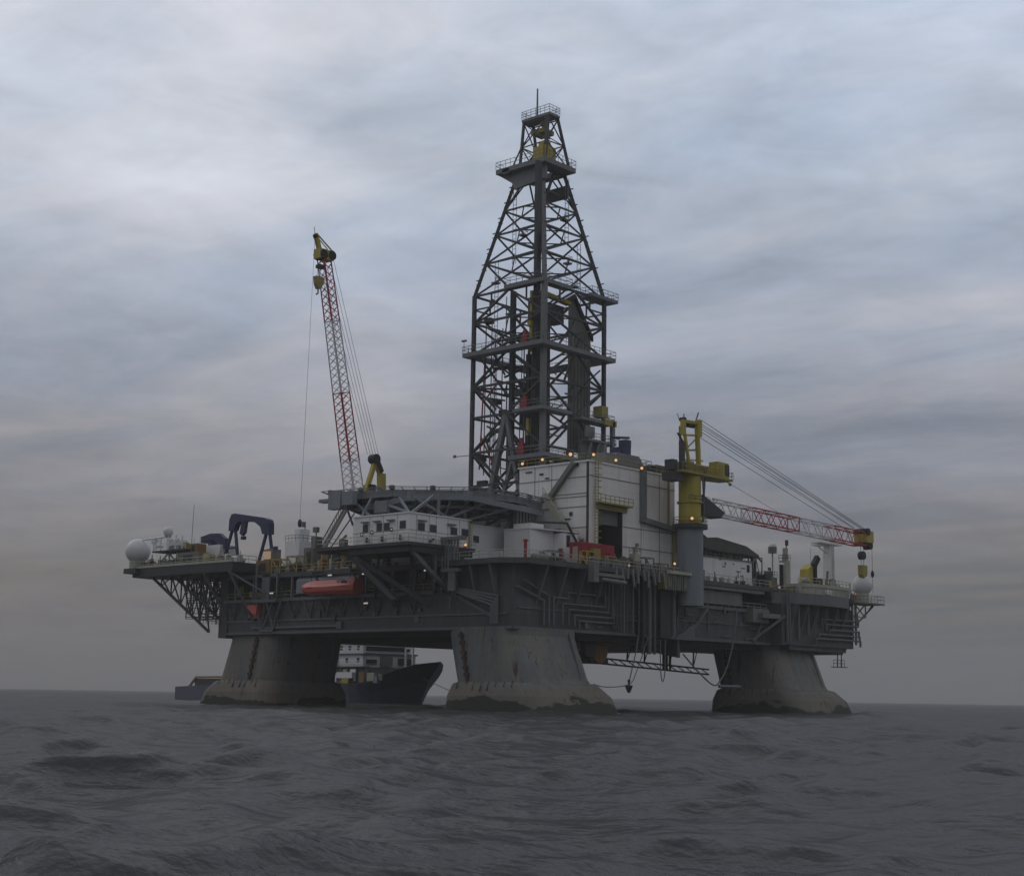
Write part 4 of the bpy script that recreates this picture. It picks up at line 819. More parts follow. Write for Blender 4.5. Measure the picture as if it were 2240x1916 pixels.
A0 = [(32.2, -11.0, 39), (31.6, -7.8, 39)]; A1 = [(36.6, -11.0, 39), (36.2, -7.8, 39)]
t0_, t1_ = (30.3, -10.6, 47.3), (34.9, -10.6, 48.0)
b.beam((31.7, -10.8, 39), (30.0, -10.6, 47.2), .42); b.beam((33.0, -8, 39), (30.9, -9.4, 46.6), .42); b.beam((34.5, -10.8, 39), (34.2, -10.6, 47.6), .42); b.beam((37.6, -8.2, 39), (35.1, -9.6, 47.4), .42)
b.box(29.7, 30.5, -10.9, -10.3, 44.9, 47.4); b.box(34.2, 35.1, -10.9, -10.1, 45.2, 48.0); b.beam((30, -10.4, 47.2), (35, -10.4, 47.5), .5); b.beam((31, -10.3, 45.0), (34.4, -10.3, 45.4), .3); b.beam((31.6, -10, 42.6), (34.6, -10, 43), .3); b.beam((31.8, -10.2, 43), (34.2, -10.2, 44.8), .2); b.beam((31, -10, 41), (36.5, -10, 41.4), .22)
b.build('a_frame', 'yellow', c1)
b = MB(); b.tube((31.6, -10.2, 46.8), (33.6, -10.2, 46.9), .4, n=14); b.tube((29.8, -10.3, 47.4), (31, -10.3, 47.7), .35); b.beam((34.6, -10, 48), (35.3, -10, 49.4), .15); b.beam((31, -10, 47.5), (31.2, -10, 48.6), .12); b.beam((29.8, -10, 47.5), (29.3, -10, 48.4), .08); b.build('luffing_sheave', 'black', c1)
cab = MB(); cab.box(39.3, 42.6, -11.1, -9.3, 39.0, 41.6); o = cab.build('operator_cab', 'yellow', c1)
b = MB(); b.box(41.4, 42.65, -11.18, -11.1, 39.4, 41.3); b.box(42.6, 42.66, -11, -9.4, 39.3, 41.3); b.build('cab_window', 'glass', o)
b = MB(); b.box(39.8, 40.8, -11.17, -11.1, 39.2, 41.1); b.build('cab_door', 'yellow2', o)
H0, T0_ = (37.3, -9.6, 33.4), (90.0, -9.4, 33.0)
b = MB(); b.xprism([(35.2, 35.6), (35.2, 32.2), (40.6, 32.3), (41.6, 33.2)], 'y', -10.9, -10.6); b.xprism([(35.2, 35.6), (35.2, 32.2), (40.6, 32.3), (41.6, 33.2)], 'y', -8.4, -8.1); b.box(36, 41, -10.6, -8.4, 32.2, 32.6); b.tube((37.6, -10.4, 34), (37.6, -8.5, 34), .8, n=12); b.build('boom_heel', 'dark', c1)
lattice((38.3, -9.5, 34.1), T0_, 2.3, 2.5, 26, [(0, .235, 'bwhite'), (.235, .53, 'redw'), (.53, .765, 'bwhite'), (.765, 1, 'redw')], None, c1, cw=.2, bw=.1, flat=1.0)
b = MB(); b.beam((42, -9.5, 33.1), (88, -9.4, 32.1), .35, .1); b.build('boom_walkway', 'bwhite', c1)
b = MB(); b.box(89.8, 92.6, -10.8, -8.2, 32.4, 34.6); b.beam((92.4, -9.5, 33.6), (94.2, -9.5, 33.2), .8); b.build('boom_head', 'yellow', c1)
b = MB(); b.tube((90.4, -11, 34.4), (90.4, -8, 34.4), .7, n=14); b.tube((92.6, -10.2, 32.0), (92.6, -8.8, 32.0), .8, n=14); b.box(89.2, 92.8, -10.4, -8.6, 31.8, 32.4); b.build('head_sheave', 'black', c1)
b = MB(); b.tube((90.2, -10, 29.9), (90.2, -9, 29.9), .8, n=16); b.build('upper_block', 'black', c1)
b = MB()
for i, (dy, dz) in enumerate(((-1, .3), (-.6, -.2), (-.2, -.4), (.2, -.7), (.6, -1.2), (.9, -2.2))): b.tube((35.2, -10.1+dy*.5, 47.8+dz), (90.2+(-6 if i == 5 else (-2 if i > 2 else 0)), -9.4+dy*.8, 35.0), .055, n=4)
b.tube((44.6, -9.8, 38.6), (60, -9.6, 35.3), .04, n=4); b.tube((89.6, -9.6, 31.9), (89.8, -9.6, 26.6), .05, n=4); b.tube((90.8, -9.6, 31.9), (90.6, -9.6, 26.6), .05, n=4); b.tube((94, -9.6, 33), (94, -9.6, 23), .045, n=4)
b.build('hoist_wire', 'cable', c1)
b = MB(); b.xprism([(89.2, 28.0), (91.2, 28.0), (91.1, 26.2), (90.6, 25.4), (89.8, 25.4), (89.3, 26.2)], 'y', -10.1, -9.1); b.build('hook_block', 'yellow2', c1)
b = MB(); b.path([(90.2, -9.6, 25.4), (90.2, -9.6, 24.6), (90.7, -9.6, 24.2), (90.2, -9.6, 23.9)], .13); b.build('hook', 'black', c1); b = MB(); b.sphere((94, -9.6, 26.6), .35, 6, 8, sz=2); b.build('headache_ball', 'black', c1)

c2 = thing('pedestal_crane', (12.5, 50, 22), 'far crane behind the helideck with its red and white boom raised steeply', 'crane', 'pedestal cranes of the platform')
b = MB(); b.tube((19, 50, 22), (19, 50, 33), 2.1, n=28); b.tube((19, 50, 33), (19, 50, 36.5), 1.9, n=28); b.build('pedestal', 'ped', c2)
b = MB(); b.box(11.5, 21.5, 47.5, 52.5, 36.0, 36.8); b.box(14, 19, 48, 52, 37.2, 38.6); b.build('crane_house', 'yellow', c2)
b = MB(); b.beam((15.3, 50, 37), (17.9, 50, 44.4), .7, .8); b.beam((19.8, 50, 38.5), (19.6, 50, 42.4), 1.2); b.beam((19.5, 50, 42), (17.8, 50, 45), .8); b.beam((16.6, 50, 39.7), (19.6, 50, 39.6), .6); b.build('a_frame', 'yellow', c2)
b = MB(); b.tube((17.7, 49.2, 44.9), (17.7, 50.8, 44.9), .9, n=14); b.beam((19.4, 50, 42.6), (18.2, 50, 44.6), 1.0); b.box(16.2, 17.4, 49, 51, 37, 40); b.build('luffing_sheave', 'black', c2)
H2, E2 = (13.3, 50, 36.8), (3.75, 50, 80.2)
lattice(H2, E2, 2.5, 1.7, 34, [(0, .16, 'bwhite'), (.16, .44, 'redw'), (.44, .735, 'bwhite'), (.735, 1, 'redw')], None, c2, upv=(0, 1, 0), cw=.17, bw=.08, flat=2.0)
b = MB(); b.box(2.1, 5.3, 49.1, 50.9, 79.6, 81.4); b.bpath([(2.6, 50, 81.4), (1.6, 50, 84.0)], .7); b.bpath([(5.6, 50, 81.8), (1.8, 50, 84.2)], .2); b.bpath([(4.6, 50, 81.8), (2.2, 50, 83.4)], .14); b.tube((1.5, 50, 84), (1.2, 50, 85.2), .06); b.build('boom_head', 'yellow', c2)
b = MB(); b.tube((3, 49, 80.4), (3, 51, 80.4), .9, n=14); b.tube((5.0, 49, 80.6), (5.0, 51, 80.6), .9, n=14); b.sphere((1.6, 50, 83.6), .5, 6, 8); b.box(2.4, 3.8, 49.4, 50.6, 77.9, 78.5); b.build('head_sheave', 'black', c2)
b = MB(); b.xprism([(1.8, 76.2), (3.7, 76.2), (3.5, 74.9), (3.0, 74), (2.5, 74), (2.0, 74.9)], 'y', 49.5, 50.5); b.build('hook_block', 'yellow2', c2)
b = MB(); b.path([(2.7, 50, 74), (2.7, 50, 73.2), (2.3, 50, 72.9)], .16); b.build('hook', 'cream', c2)
b = MB()
for i in range(5): b.tube((5.4-.25*i, 49.4+.3*i, 80.4-1.2*i), (18.4-.5*i, 49.6+.2*i, 45.6), .05, n=4)
b.tube((1.5, 50, 83.6), (.6, 50, 32), .035, n=4); b.tube((2.4, 50, 80), (2.4, 50, 76), .05, n=4); b.tube((3.1, 50, 80), (3.1, 50, 76), .05, n=4); b.build('hoist_wire', 'cable', c2)
b = MB(); b.sphere((.6, 50, 31.4), .38, 6, 10, sz=2.0); b.build('headache_ball', 'dark', c2)

# ================================================================== LEFT SIDE THINGS
def radome(x, y, z0, r, h_, label, base='cream', n=28):
    t = thing('radome', (x, y, z0), label, 'radome', 'white satellite radomes')
    b = MB(); b.tube((x, y, z0), (x, y, z0+h_), r*.62, n=18); b.build('base', base, t)
    b = MB(); b.sphere((x, y, z0+h_+r*.78), r, 16, n, z0=-.86); b.build('dome', 'dome', t)
    b = MB()
    for k in (1, 2): b.tube((x, y, z0+h_*k/3), (x, y, z0+h_*k/3+.06), r*.64, n=18)
    b.build('band', 'clutter', t); return t
radome(-11.2, 80.9, 23.9, 2.25, 1.5, 'largest white radome on the far left end of the platform')
b = MB(); b.prism([(-13.0, 78.8), (-8.2, 78.8), (-8.2, 82.4), (-13.0, 82.4)], 23.0, 23.9); b.build('radome_deck', 'dark', hull)
radome(-9.6, 74.2, 29.4, .92, .35, 'small white radome on the frame platform beside the largest radome')
radome(91.0, -9.0, 20.9, 1.95, 1.9, 'white radome on the bracket platform at the right end, under the crane hook')
t = thing('satellite_mast', (62.8, -4, 22), 'thin post with a small grey and white dome right of the canopy house', 'mast')
b = MB(); b.tube((67.2, -4, 21.3), (67.2, -4, 29), .14); b.build('post', 'cream', t)
b = MB(); b.tube((67.2, -4, 28.8), (67.2, -4, 29.9), .8, n=16); b.build('drum', 'steel', t); b = MB(); b.sphere((67.2, -4, 29.9), .8, 8, 16, z0=0); b.build('cap', 'dome', t)
t = thing('antenna_frame', (-9, 74, 23.9), 'white tubular antenna frame on splayed legs right of the largest radome', 'antenna frame')
b = MB(); b.box(-11, -7, 67, 76.8, 26.7, 26.95); b.build('platform', 'dark', t)
for (p, q) in (((-9, 74.5, 26.7), (-9, 79, 23.9)), ((-9, 74.5, 26.7), (-9, 73.8, 23.9)), ((-9, 74.5, 26.7), (-9, 70.8, 23.9)), ((-9, 72, 26.7), (-9, 69.4, 23.9))):
    b = MB(); b.beam(p, q, .22); b.build('leg', 'dome', t)
b = MB(); 
for y in (76.6, 74.4, 72.2, 69.8, 68): b.tube((-10.9, y, 26.95), (-10.9, y, 29.2+(.3 if y in (72.2, 69.8) else 0)), .1); b.tube((-7.1, y, 26.95), (-7.1, y, 29.2), .08)
b.rail([(-10.9, 76.6, 26.95), (-10.9, 67, 26.95)], 1.1, 1.1, .05, 3)
for y in (75.2, 71, 69): b.tube((-10.6, y, 27.6), (-10.6, y, 27.9), .7, n=14); b.path([(-10.9, y-.9, 27), (-10.9, y-.7, 28.3), (-10.9, y, 28.9), (-10.9, y+.8, 28.2), (-10.9, y+.9, 27)], .1)
b.box(-11, -7, 71.8, 72.6, 27, 28.9); b.build('frame', 'dome', t)
b = MB(); b.tube((-10.9, 80.0, 29.2), (-10.9, 73.5, 29.3), .16); b.box(-11.1, -10.6, 76.0, 77, 28.4, 29.1); b.build('radar_bar', 'dome', t)
b = MB(); b.tube((-10, 66.6, 24), (-10, 66.3, 34.8), .07, .04, n=6); b.build('whip_antenna', 'steel', None, 'tall thin whip antenna right of the white antenna frame', 'antenna')
# blue A frame gantry
t = thing('gantry_frame', (-5, 56, 23.9), 'dark blue arched gantry frame standing on the left overhang deck', 'gantry')
b = MB()
prof = [(61.7, 32.2), (61.2, 33.1), (60.2, 33.2), (52, 31.9), (51, 31.5), (50.7, 30.8), (50.6, 29.0), (52.4, 29.1), (53.0, 30.4), (54.6, 31.3), (57, 31.6), (59, 31.7), (60.0, 31.2), (60.5, 30.2), (61.8, 30.2)]
b.xprism(prof, 'x', -5.7, -4.5); b.build('top_arch', 'blue', t)
for (p, q) in (((-5.1, 61.4, 30.5), (-5.1, 63.9, 24)), ((-5.1, 60.6, 30.5), (-5.1, 59.3, 24)), ((-5.1, 51.9, 29.4), (-5.1, 53.9, 23.9)), ((-5.1, 51.1, 29.4), (-5.1, 49.7, 23.9))):
    b = MB(); b.beam(p, q, .42); b.build('leg', 'blue', t)
b = MB(); b.beam((-5.1, 62.6, 27.2), (-5.1, 59.7, 27.2), .3); b.beam((-5.1, 53.1, 26.2), (-5.1, 49.4, 26.5), .3); b.beam((-5.1, 49.6, 26.6), (-5.1, 49, 26.6), .5); b.build('cross_tie', 'blue', t)
b = MB(); b.xprism([(57.3, 31.7), (58.5, 31.6), (58.9, 29.6), (58.3, 29.2), (57.6, 29.7)], 'x', -5.5, -4.9); b.box(-5.5, -4.9, 57.7, 58.5, 28.5, 29.1); b.build('hanging_block', 'blue', t)
t = thing('knuckle_crane', (-4, 66, 24), 'small folded dark blue crane on a white base left of the gantry', 'crane')
b = MB(); b.box(-6, -2, 63.5, 68.4, 24.0, 27.9); b.build('base', 'white2', t)
b = MB(); b.box(-5, -3.6, 67.3, 70.6, 28.6, 29.7); b.xprism([(63.0, 27.2), (63.2, 29.0), (64.8, 30.0), (67.5, 30.1), (70.4, 29.6), (69.0, 28.9), (66.6, 29.0), (65.4, 28.4), (64.4, 27.6)], 'x', -5.4, -4.6); b.box(-5.2, -3.8, 67.2, 68.2, 27.9, 28.8); b.build('arm', 'blue', t)
# lifeboat
def lifeboat(x, y0, y1, z0, z1, label):
    t = thing('lifeboat', (x, (y0+y1)/2, z0), label, 'lifeboat'); n = 16; b = MB(); rings = []
    for i in range(n+1):
        s_ = i/n; y = y0+(y1-y0)*s_; w = 1.5*(max(0, 1-(abs(s_-.45)/.56)**3.2))**.5+.12; kz = z0+.2+.9*max(0, (s_-.75)/.25)**2; dz = z0+1.55+.25*abs(s_-.5)
        rf = z1-(.55*max(0, (s_-.78)/.22)) - (.5 if .14 < s_ < .30 else 0)+(.12 if s_ < .14 else 0)
        r = []
        for (ax, az) in ((0, kz), (.55, kz+.15), (.95, kz+.7), (1.0, dz), (.86, dz+.35), (.66, rf-.1), (.25, rf), (-.25, rf), (-.66, rf-.1), (-.86, dz+.35), (-1, dz), (-.95, kz+.7), (-.55, kz+.15)): r.append((x+w*ax, y, az))
        rings.append(r[::-1])
    b.loft(rings); b.build('boat_shell', 'boat', t)
    b = MB(); b.box(x-1.56, x-1.50, y0+1.5, y1-2.5, z0+1.5, z0+1.62); b.box(x-1.3, x-.9, y0+1.5, y0+2.6, z1-.8, z1-.3); b.build('fender_strip', 'dark', t)
    b = MB()
    for s_ in (.15, .85):
        y = y0+(y1-y0)*s_; b.tube((x, y, z1-.4), (x, y, z1+1.2), .06, n=6)
    split(b, 'fall_wire', 'cable', t)
lifeboat(-10.0, 22.7, 35.9, 17.3, 20.0, 'long orange red covered lifeboat hanging on the left hull side')
b = MB()
for y in (24.7, 33.9): b.beam((-7.3, y, 21.6), (-10.2, y, 21.3), .35); b.beam((-7.3, y, 18.8), (-9.6, y, 21.2), .25)
b.build('boat_davit', 'hull2', hull)
t = thing('lifeboat', (-4.5, 51.5, 14), 'bow of a second orange lifeboat stowed behind the davit frame', 'lifeboat')
b = MB(); b.loft([[(-7.2+1.2*a_, y, zq) for a_, zq in ((-1, 15.2+dz), (-.6, 14.4+dz*1.5), (.6, 14.4+dz*1.5), (1, 15.2+dz), (.8, 16.8), (-.8, 16.8))] for y, dz in ((49.8, 0), (51.0, .2), (52.3, 1.2))]); b.build('boat_shell', 'boat', t)

# ------------------------------------------------------------------ general deck equipment
def gear(kind, name, cat, x, y, z0, sx, sy, sz, m, label, group=None, m2='dark'):
    t = thing(name, (x, y, z0), label, cat, group); b = MB(); d = MB()
    if kind == 'box':
        b.box(x-sx/2, x+sx/2, y-sy/2, y+sy/2, z0+.15, z0+sz)
        for i in range(max(2, int(sx/.5))): b.box(x-sx/2+.1+i*.5, x-sx/2+.25+i*.5, y-sy/2-.06, y-sy/2, z0+.3, z0+sz-.2)
        for i in range(max(2, int(sy/.5))): b.box(x-sx/2-.06, x-sx/2, y-sy/2+.1+i*.5, y-sy/2+.25+i*.5, z0+.3, z0+sz-.2)
        b.build('body', m, t); d.box(x-sx/2-.05, x+sx/2+.05, y-sy/2-.1, y-sy/2+.1, z0, z0+.15); d.box(x-sx/2-.05, x+sx/2+.05, y+sy/2-.1, y+sy/2+.1, z0, z0+.15); d.box(x-sx/2-.09, x-sx/2-.061, y-sy*.25, y+sy*.2, z0+.4, z0+sz*.8); split(d, 'skid', m2, t)
    elif kind == 'tank':
        b.tube((x-sx/2, y, z0+sz*.6), (x+sx/2, y, z0+sz*.6), sz*.42, n=14); b.sphere((x-sx/2, y, z0+sz*.6), sz*.40, 6, 12); b.build('vessel', m, t)
        for k in (-.3, .3): d.box(x+sx*k-.15, x+sx*k+.15, y-sy*.35, y+sy*.35, z0, z0+sz*.3)
        d.tube((x, y, z0+sz), (x, y, z0+sz*1.25), .12); d.build('saddle', m2, t)
    elif kind == 'vent':
        b.tube((x, y, z0), (x, y, z0+sz*.8), sx*.28, n=12); b.build('stem', m, t); d.sphere((x, y, z0+sz*.8), sx*.5, 6, 14, z0=-.2, sz=.6); d.build('hood', m2, t)
    elif kind == 'winch':
        b.tube((x-sx*.3, y, z0+sz*.55), (x+sx*.3, y, z0+sz*.55), sz*.36, n=14); b.build('drum', m2, t)
        for k in (-.35, .35): d.tube((x+sx*k-.08, y, z0+sz*.55), (x+sx*k+.08, y, z0+sz*.55), sz*.5, n=14)
        d.box(x-sx/2, x+sx/2, y-sy/2, y+sy/2, z0, z0+.2); d.box(x+sx*.42, x+sx*.6, y-.4, y+.4, z0+.2, z0+sz*.8); d.build('frame', m, t)
    elif kind == 'tower':
        b.box(x-sx/2, x+sx/2, y-sy/2, y+sy/2, z0, z0+sz*.62); b.box(x-sx*.28, x+sx*.3, y-sy*.3, y+sy*.1, z0+sz*.62, z0+sz*.85); b.build('body', m, t)
        d.rail([(x-sx/2, y+sy/2, z0+sz*.62), (x-sx/2, y-sy/2, z0+sz*.62), (x+sx/2, y-sy/2, z0+sz*.62)], 1, 1, .05); d.tube((x+sx*.1, y-sy*.2, z0+sz*.85), (x+sx*.1, y-sy*.2, z0+sz), .1); d.box(x-.1, x+.4, y-.6, y-.2, z0+sz*.9, z0+sz); d.build('top_gear', m2, t)
    elif kind == 'frame':
        for i in range(2):
            for j in range(2): b.beam((x-sx/2+i*sx, y-sy/2+j*sy, z0), (x-sx/2+i*sx, y-sy/2+j*sy, z0+sz), .16)
        for k in (.5, 1):
            b.bpath([(x-sx/2, y-sy/2, z0+sz*k), (x+sx/2, y-sy/2, z0+sz*k), (x+sx/2, y+sy/2, z0+sz*k), (x-sx/2, y+sy/2, z0+sz*k), (x-sx/2, y-sy/2, z0+sz*k)], .14)
        b.beam((x-sx/2, y-sy/2, z0), (x-sx/2, y+sy/2, z0+sz), .12); b.beam((x-sx/2, y-sy/2, z0+sz), (x+sx/2, y-sy/2, z0), .12); b.build('frame', m, t)
        d.box(x-sx*.35, x+sx*.3, y-sy*.3, y+sy*.35, z0, z0+sz*.55); d.tube((x, y, z0+sz*.55), (x, y, z0+sz*.9), .18); d.build('pump', m2, t)
    return t
gear('box', 'cargo_container', 'container', -10, 66.0, 23.9, 2.2, 6.0, 2.3, 'clutter', 'grey green equipment container under the antenna frame')
gear('box', 'cargo_container', 'container', -8.6, 66.6, 26.2, 2, 2.4, 1.7, 'orange', 'orange brown crate stacked right of the white antenna frame', m2='dark')
gear('box', 'cargo_container', 'container', -8.6, 70.6, 26.0+.95, 1.2, 1.6, 1.4, 'yellow2', 'dull yellow crate stacked below the white antenna frame')
gear('vent', 'deck_vent', 'vent', -11.2, 76.6, 23.9, 1, 1, 1.6, 'dark', 'dark mushroom vent between the largest radome and the frame legs', 'deck vents')
gear('vent', 'deck_vent', 'vent', -11.0, 79.2, 23.9, .8, .8, 1.1, 'dark', 'short dark vent at the foot of the largest radome', 'deck vents')
gear('tank', 'storage_tank', 'tank', -9, 72.6, 23.9, 2.4, 1.4, 1.4, 'clutter', 'low grey tank under the splayed frame legs')
gear('winch', 'deck_winch', 'winch', -9.8, 61.4, 23.9, 2.4, 1.6, 1.9, 'yellow', 'yellow winch left of the gantry left leg')
gear('box', 'tool_locker', 'locker', -9.8, 58.8, 23.9, 1.6, 2.2, 1.2, 'yellow2', 'low yellow locker between the gantry legs')
gear('winch', 'deck_winch', 'winch', -10, 56.0, 23.9, 1.9, 1.6, 1.3, 'yellow', 'small yellow winch under the gantry arch')
gear('tank', 'storage_tank', 'tank', -9.2, 53.9, 23.9, 2.2, 1.4, 1.2, 'white2', 'small white tank under the gantry arch')
gear('box', 'cargo_container', 'container', -6.5, 49.4, 22, 2.4, 3.6, 2.2, 'orange', 'brown orange crate at the gantry right leg')
gear('frame', 'pump_frame', 'pump', -6.6, 46.0, 22, 2, 2.2, 2.3, 'yellow2', 'yellow framed pump right of the gantry', m2='clutter')
gear('tower', 'control_tower', 'tower', -3, 45.4, 22, 3.6, 3.6, 9.0, 'white2', 'small white control tower with roof gear right of the gantry', m2='clutter')
gear('frame', 'pump_frame', 'pump', -6.8, 41.6, 22, 2, 2.6, 2.6, 'yellow2', 'yellow framed pump right of the white control tower', m2='dark')
gear('box', 'tool_locker', 'locker', -4, 40.8, 22.6, 2.0, 2.4, 3.6, 'clutter', 'pale cabinet left of the wooden crates behind the lifeboat')
gear('box', 'cargo_container', 'container', -3, 35.0, 22.65, 3, 6.4, 2.9, 'orange', 'long brown crate row behind the lifeboat', m2='black')
gear('box', 'cargo_container', 'container', -3.4, 29.6, 22.65, 2, 3.0, 1.5, 'clutter', 'low grey crate right of the long brown crates')
gear('vent', 'deck_vent', 'vent', -6.3, 31.8, 22.3, 1.2, 1, 1.6, 'orange', 'orange vent on the grey boat house roof', 'deck vents')
gear('box', 'cargo_container', 'container', 11.8, -6.4, 22.05, 8.2, 2.2, 3.6, 'red', 'long red container in front of the white building', m2='cream')
gear('box', 'gas_rack', 'rack', 10.6, -8.0, 22.05, 1.6, .8, 2.7, 'yellow2', 'narrow yellow rack standing before the middle of the red container')
gear('box', 'cargo_container', 'container', 14.6, -7.9, 22.05, 1.5, .7, 2.3, 'red', 'small red locker with pale skid before the long red container', m2='white2')
gear('frame', 'pump_frame', 'pump', 8.6, -8.1, 22.05, 2.0, 1.4, 2.1, 'yellow', 'yellow framed pump at the left end of the red container')
gear('frame', 'pump_frame', 'pump', 13.4, -8.2, 22.05, 2.6, 1.2, 1.7, 'yellow2', 'low yellow frame in front of the red container')
gear('box', 'tool_locker', 'locker', 15.2, -7.6, 22.6, 1.0, .6, 1.6, 'white2', 'small white box at the right end of the red container')
gear('frame', 'pump_frame', 'pump', 4.6, -4.6, 22.05, 2.6, 1.8, 2.0, 'clutter', 'grey framed pump in front of the white workshop')
gear('box', 'tool_locker', 'locker', 7.2, -5.4, 22.05, 1.4, 1.0, 1.0, 'cream', 'cream locker at the deck edge left of the red container')
gear('tank', 'storage_tank', 'tank', 1.0, -5.2, 22.05, 3, 1.6, 1.3, 'clutter', 'grey tank lying at the near deck corner')
gear('vent', 'deck_vent', 'vent', -1.5, -4.4, 22.05, .9, .9, 3.9, 'red', 'narrow red standpipe left of the white workshop', 'deck vents', m2='red')
gear('vent', 'deck_vent', 'vent', 7.8, -3.4, 22.05, .9, .9, 3.2, 'red', 'short red standpipe right of the white workshop', 'deck vents', m2='orange')
gear('winch', 'deck_winch', 'winch', 18.4, -8.0, 22.05, 2.4, 1.5, 2.0, 'clutter', 'grey winch right of the red container')
gear('tower', 'mooring_post', 'mooring gear', 21.0, -7.6, 22.05, 1.3, 1.2, 4.4, 'cream', 'cream post with cap in front of the dark doorway', m2='clutter')
gear('frame', 'pump_frame', 'pump', 23.8, -7.8, 22.05, 2.2, 1.4, 2.3, 'clutter', 'grey framed pump below the white wall')
gear('frame', 'pump_frame', 'pump', 27.4, -8.0, 22.05, 2.2, 1.4, 1.6, 'orange', 'brown framed pump left of the crane pedestal', m2='yellow2')
gear('tank', 'storage_tank', 'tank', 30.2, -7.4, 21.9, 2.4, 1.3, 1.5, 'clutter', 'grey tank at the foot of the crane pedestal')
gear('winch', 'deck_winch', 'winch', 17.8, -3.0, 22.05, 2, 1.4, 2.4, 'clutter', 'grey winch standing inside the dark doorway')

mm_ = ['clutter', 'cream', 'yellow2', 'white2', 'clutter', 'orange', 'dark']
for i in range(34):
    y = 79-i*.82+rnd.uniform(-.2, .2); x = -11.2+rnd.uniform(0, 1.2); h_ = rnd.uniform(.5, 1.7)
    b = MB(); w = rnd.uniform(.4, .9); b.box(x-w/2, x+w/2, y-w/2, y+w/2, 23.9, 23.9+h_)
    if i % 3 == 0: b.tube((x, y, 23.9+h_), (x, y, 24.6+h_), .09, n=6)
    if i % 4 == 1: b.beam((x, y-.6, 24.3), (x, y+.6, 24.9), .14)
    b.build('deck_box', mm_[rnd.randrange(7)], None, 'small weathered box or fitting standing along the rail of the left overhang deck', 'deck box', 'small fittings along the left overhang rail')
for i in range(30):
    y = 49-i*1.0+rnd.uniform(-.3, .3); x = -6.2+rnd.uniform(0, 2.2); h_ = rnd.uniform(.6, 2.0)
    b = MB(); w = rnd.uniform(.4, 1.0); b.box(x-w/2, x+w/2, y-w/2, y+w/2, 22.01, 22+h_)
    if i % 3 == 0: b.tube((x, y, 22+h_), (x, y, 22.9+h_), .1, n=6)
    b.build('deck_box', mm_[rnd.randrange(7)], None, 'small weathered box or fitting on the left main deck edge above the lifeboat', 'deck box', 'small fittings along the left main deck edge')
for i in range(26):
    x = 38+i*2.0+rnd.uniform(-.3, .3); y = -6.9+rnd.uniform(-.5, .3); h_ = rnd.uniform(.6, 2.0); z0 = 21.9 if x < 60 else 21.3
    if 42 < x < 58 : y = -7.3; h_ *= .5
    if 62.5 < x < 86: y -= 2.6
    b = MB(); w = rnd.uniform(.5, 1.0); b.box(x-w/2, x+w/2, y-w/2, y+w/2, z0, z0+h_)
    if i % 3 == 0: b.tube((x, y, z0+h_), (x, y, z0+.9+h_), .1, n=6)
    b.build('deck_box', mm_[rnd.randrange(7)], None, 'small weathered box or fitting along the right hull side rail', 'deck box', 'small fittings along the right rail')
# canopy house, right
t = thing('canopy_house', (50, -3, 21.9), 'white windowless deck house with machinery and a dark canopy on its roof', 'building')
b = MB(); b.box(42.3, 57.3, -6, 2, 22.0, 26.2); b.box(37.8, 42.28, -4.6, 2, 22.0, 26.6); b.build('wall', 'white', t)
b = MB(); b.box(42.1, 57.5, -6.2, 2.2, 26.2, 26.4); b.build('roof', 'clutter', t)
b = MB(); b.xprism([(37.6, 31.4), (40, 30.6), (43, 29.4), (46, 29.7), (55, 28.9), (59, 27.6), (59, 27.2), (55, 27.4), (46, 27.4), (43, 27.5), (37.6, 28)], 'y', -6.4, 1.5); b.build('canopy', 'tarp', t)
b = MB()
for x in (41, 44.5, 48, 52, 57.4): b.beam((x, -5.8, 26.4), (x, -5.8, 28.3), .25)
b.beam((57.4, -6, 22), (57.4, -6, 27.4), .3); b.beam((58.6, -6, 27.6), (60.4, -6, 26.6), .2); b.build('canopy_post', 'dark', t)
b = MB()
for i in range(13): b.cb((39.2+i*1.35, -4.6+rnd.uniform(-.5, .5), 26.4), rnd.uniform(.6, 1.1), 1, rnd.uniform(.5, 1.5))
b.rail([(37.8, -6.1, 26.4), (57.4, -6.1, 26.4)], .9, 1.3, .05); b.build('roof_units', 'clutter', t)
b = MB(); b.box(55.6, 56.4, -6.07, -6.0, 24.4, 25.7); b.build('doorway', 'black', t)
b = MB()
for (x, z0, w, h_) in ((52.2, 24.2, 1.4, .22), (52.7, 23.2, .25, 1.0), (53.4, 23.5, .9, .2), (54.2, 22.9, .25, .9), (48, 24.8, .9, .2), (48.6, 25.2, .5, .45), (51.2, 25.4, .4, .25), (47.0, 25.9, .6, .3), (53.8, 24.9, 1.2, .18)): b.box(x, x+w, -6.04, -6, z0, z0+h_)
b.build('wall_marking', 'clutter', t)
# hull shelf underneath it
b = MB(); b.box(37.5, 58, -8.0, -6.9, 20.6, 21.15); b.box(40, 52, -7.3, -6.95, 18.2, 20.4); b.box(53.5, 58.5, -8.6, -6.95, 15.6, 18.0); b.box(55, 60.8, -9.6, -7.02, 16.4, 17.2); split(b, 'gallery_panel', 'clutter', hull)
b = MB(); b.beam((41.2, -7.4, 17.2), (36.4, -7.3, 12.9), .45); b.beam((61.5, -10, 17.0), (55, -7.3, 12.5), .4); b.beam((57, -8.2, 15.8), (55.6, -7.3, 12), .3); split(b, 'hull_brace', 'hull2', hull)
gear('frame', 'pump_frame', 'pump', 59.8, -5, 21.9, 2, 1.6, 5.4, 'clutter', 'tall grey framed unit right of the canopy house', m2='dark')
gear('box', 'tool_locker', 'locker', 60.2, -6.8, 21.9, 1.8, 1.4, 2.3, 'dark', 'dark locker beside the canopy house doorway')
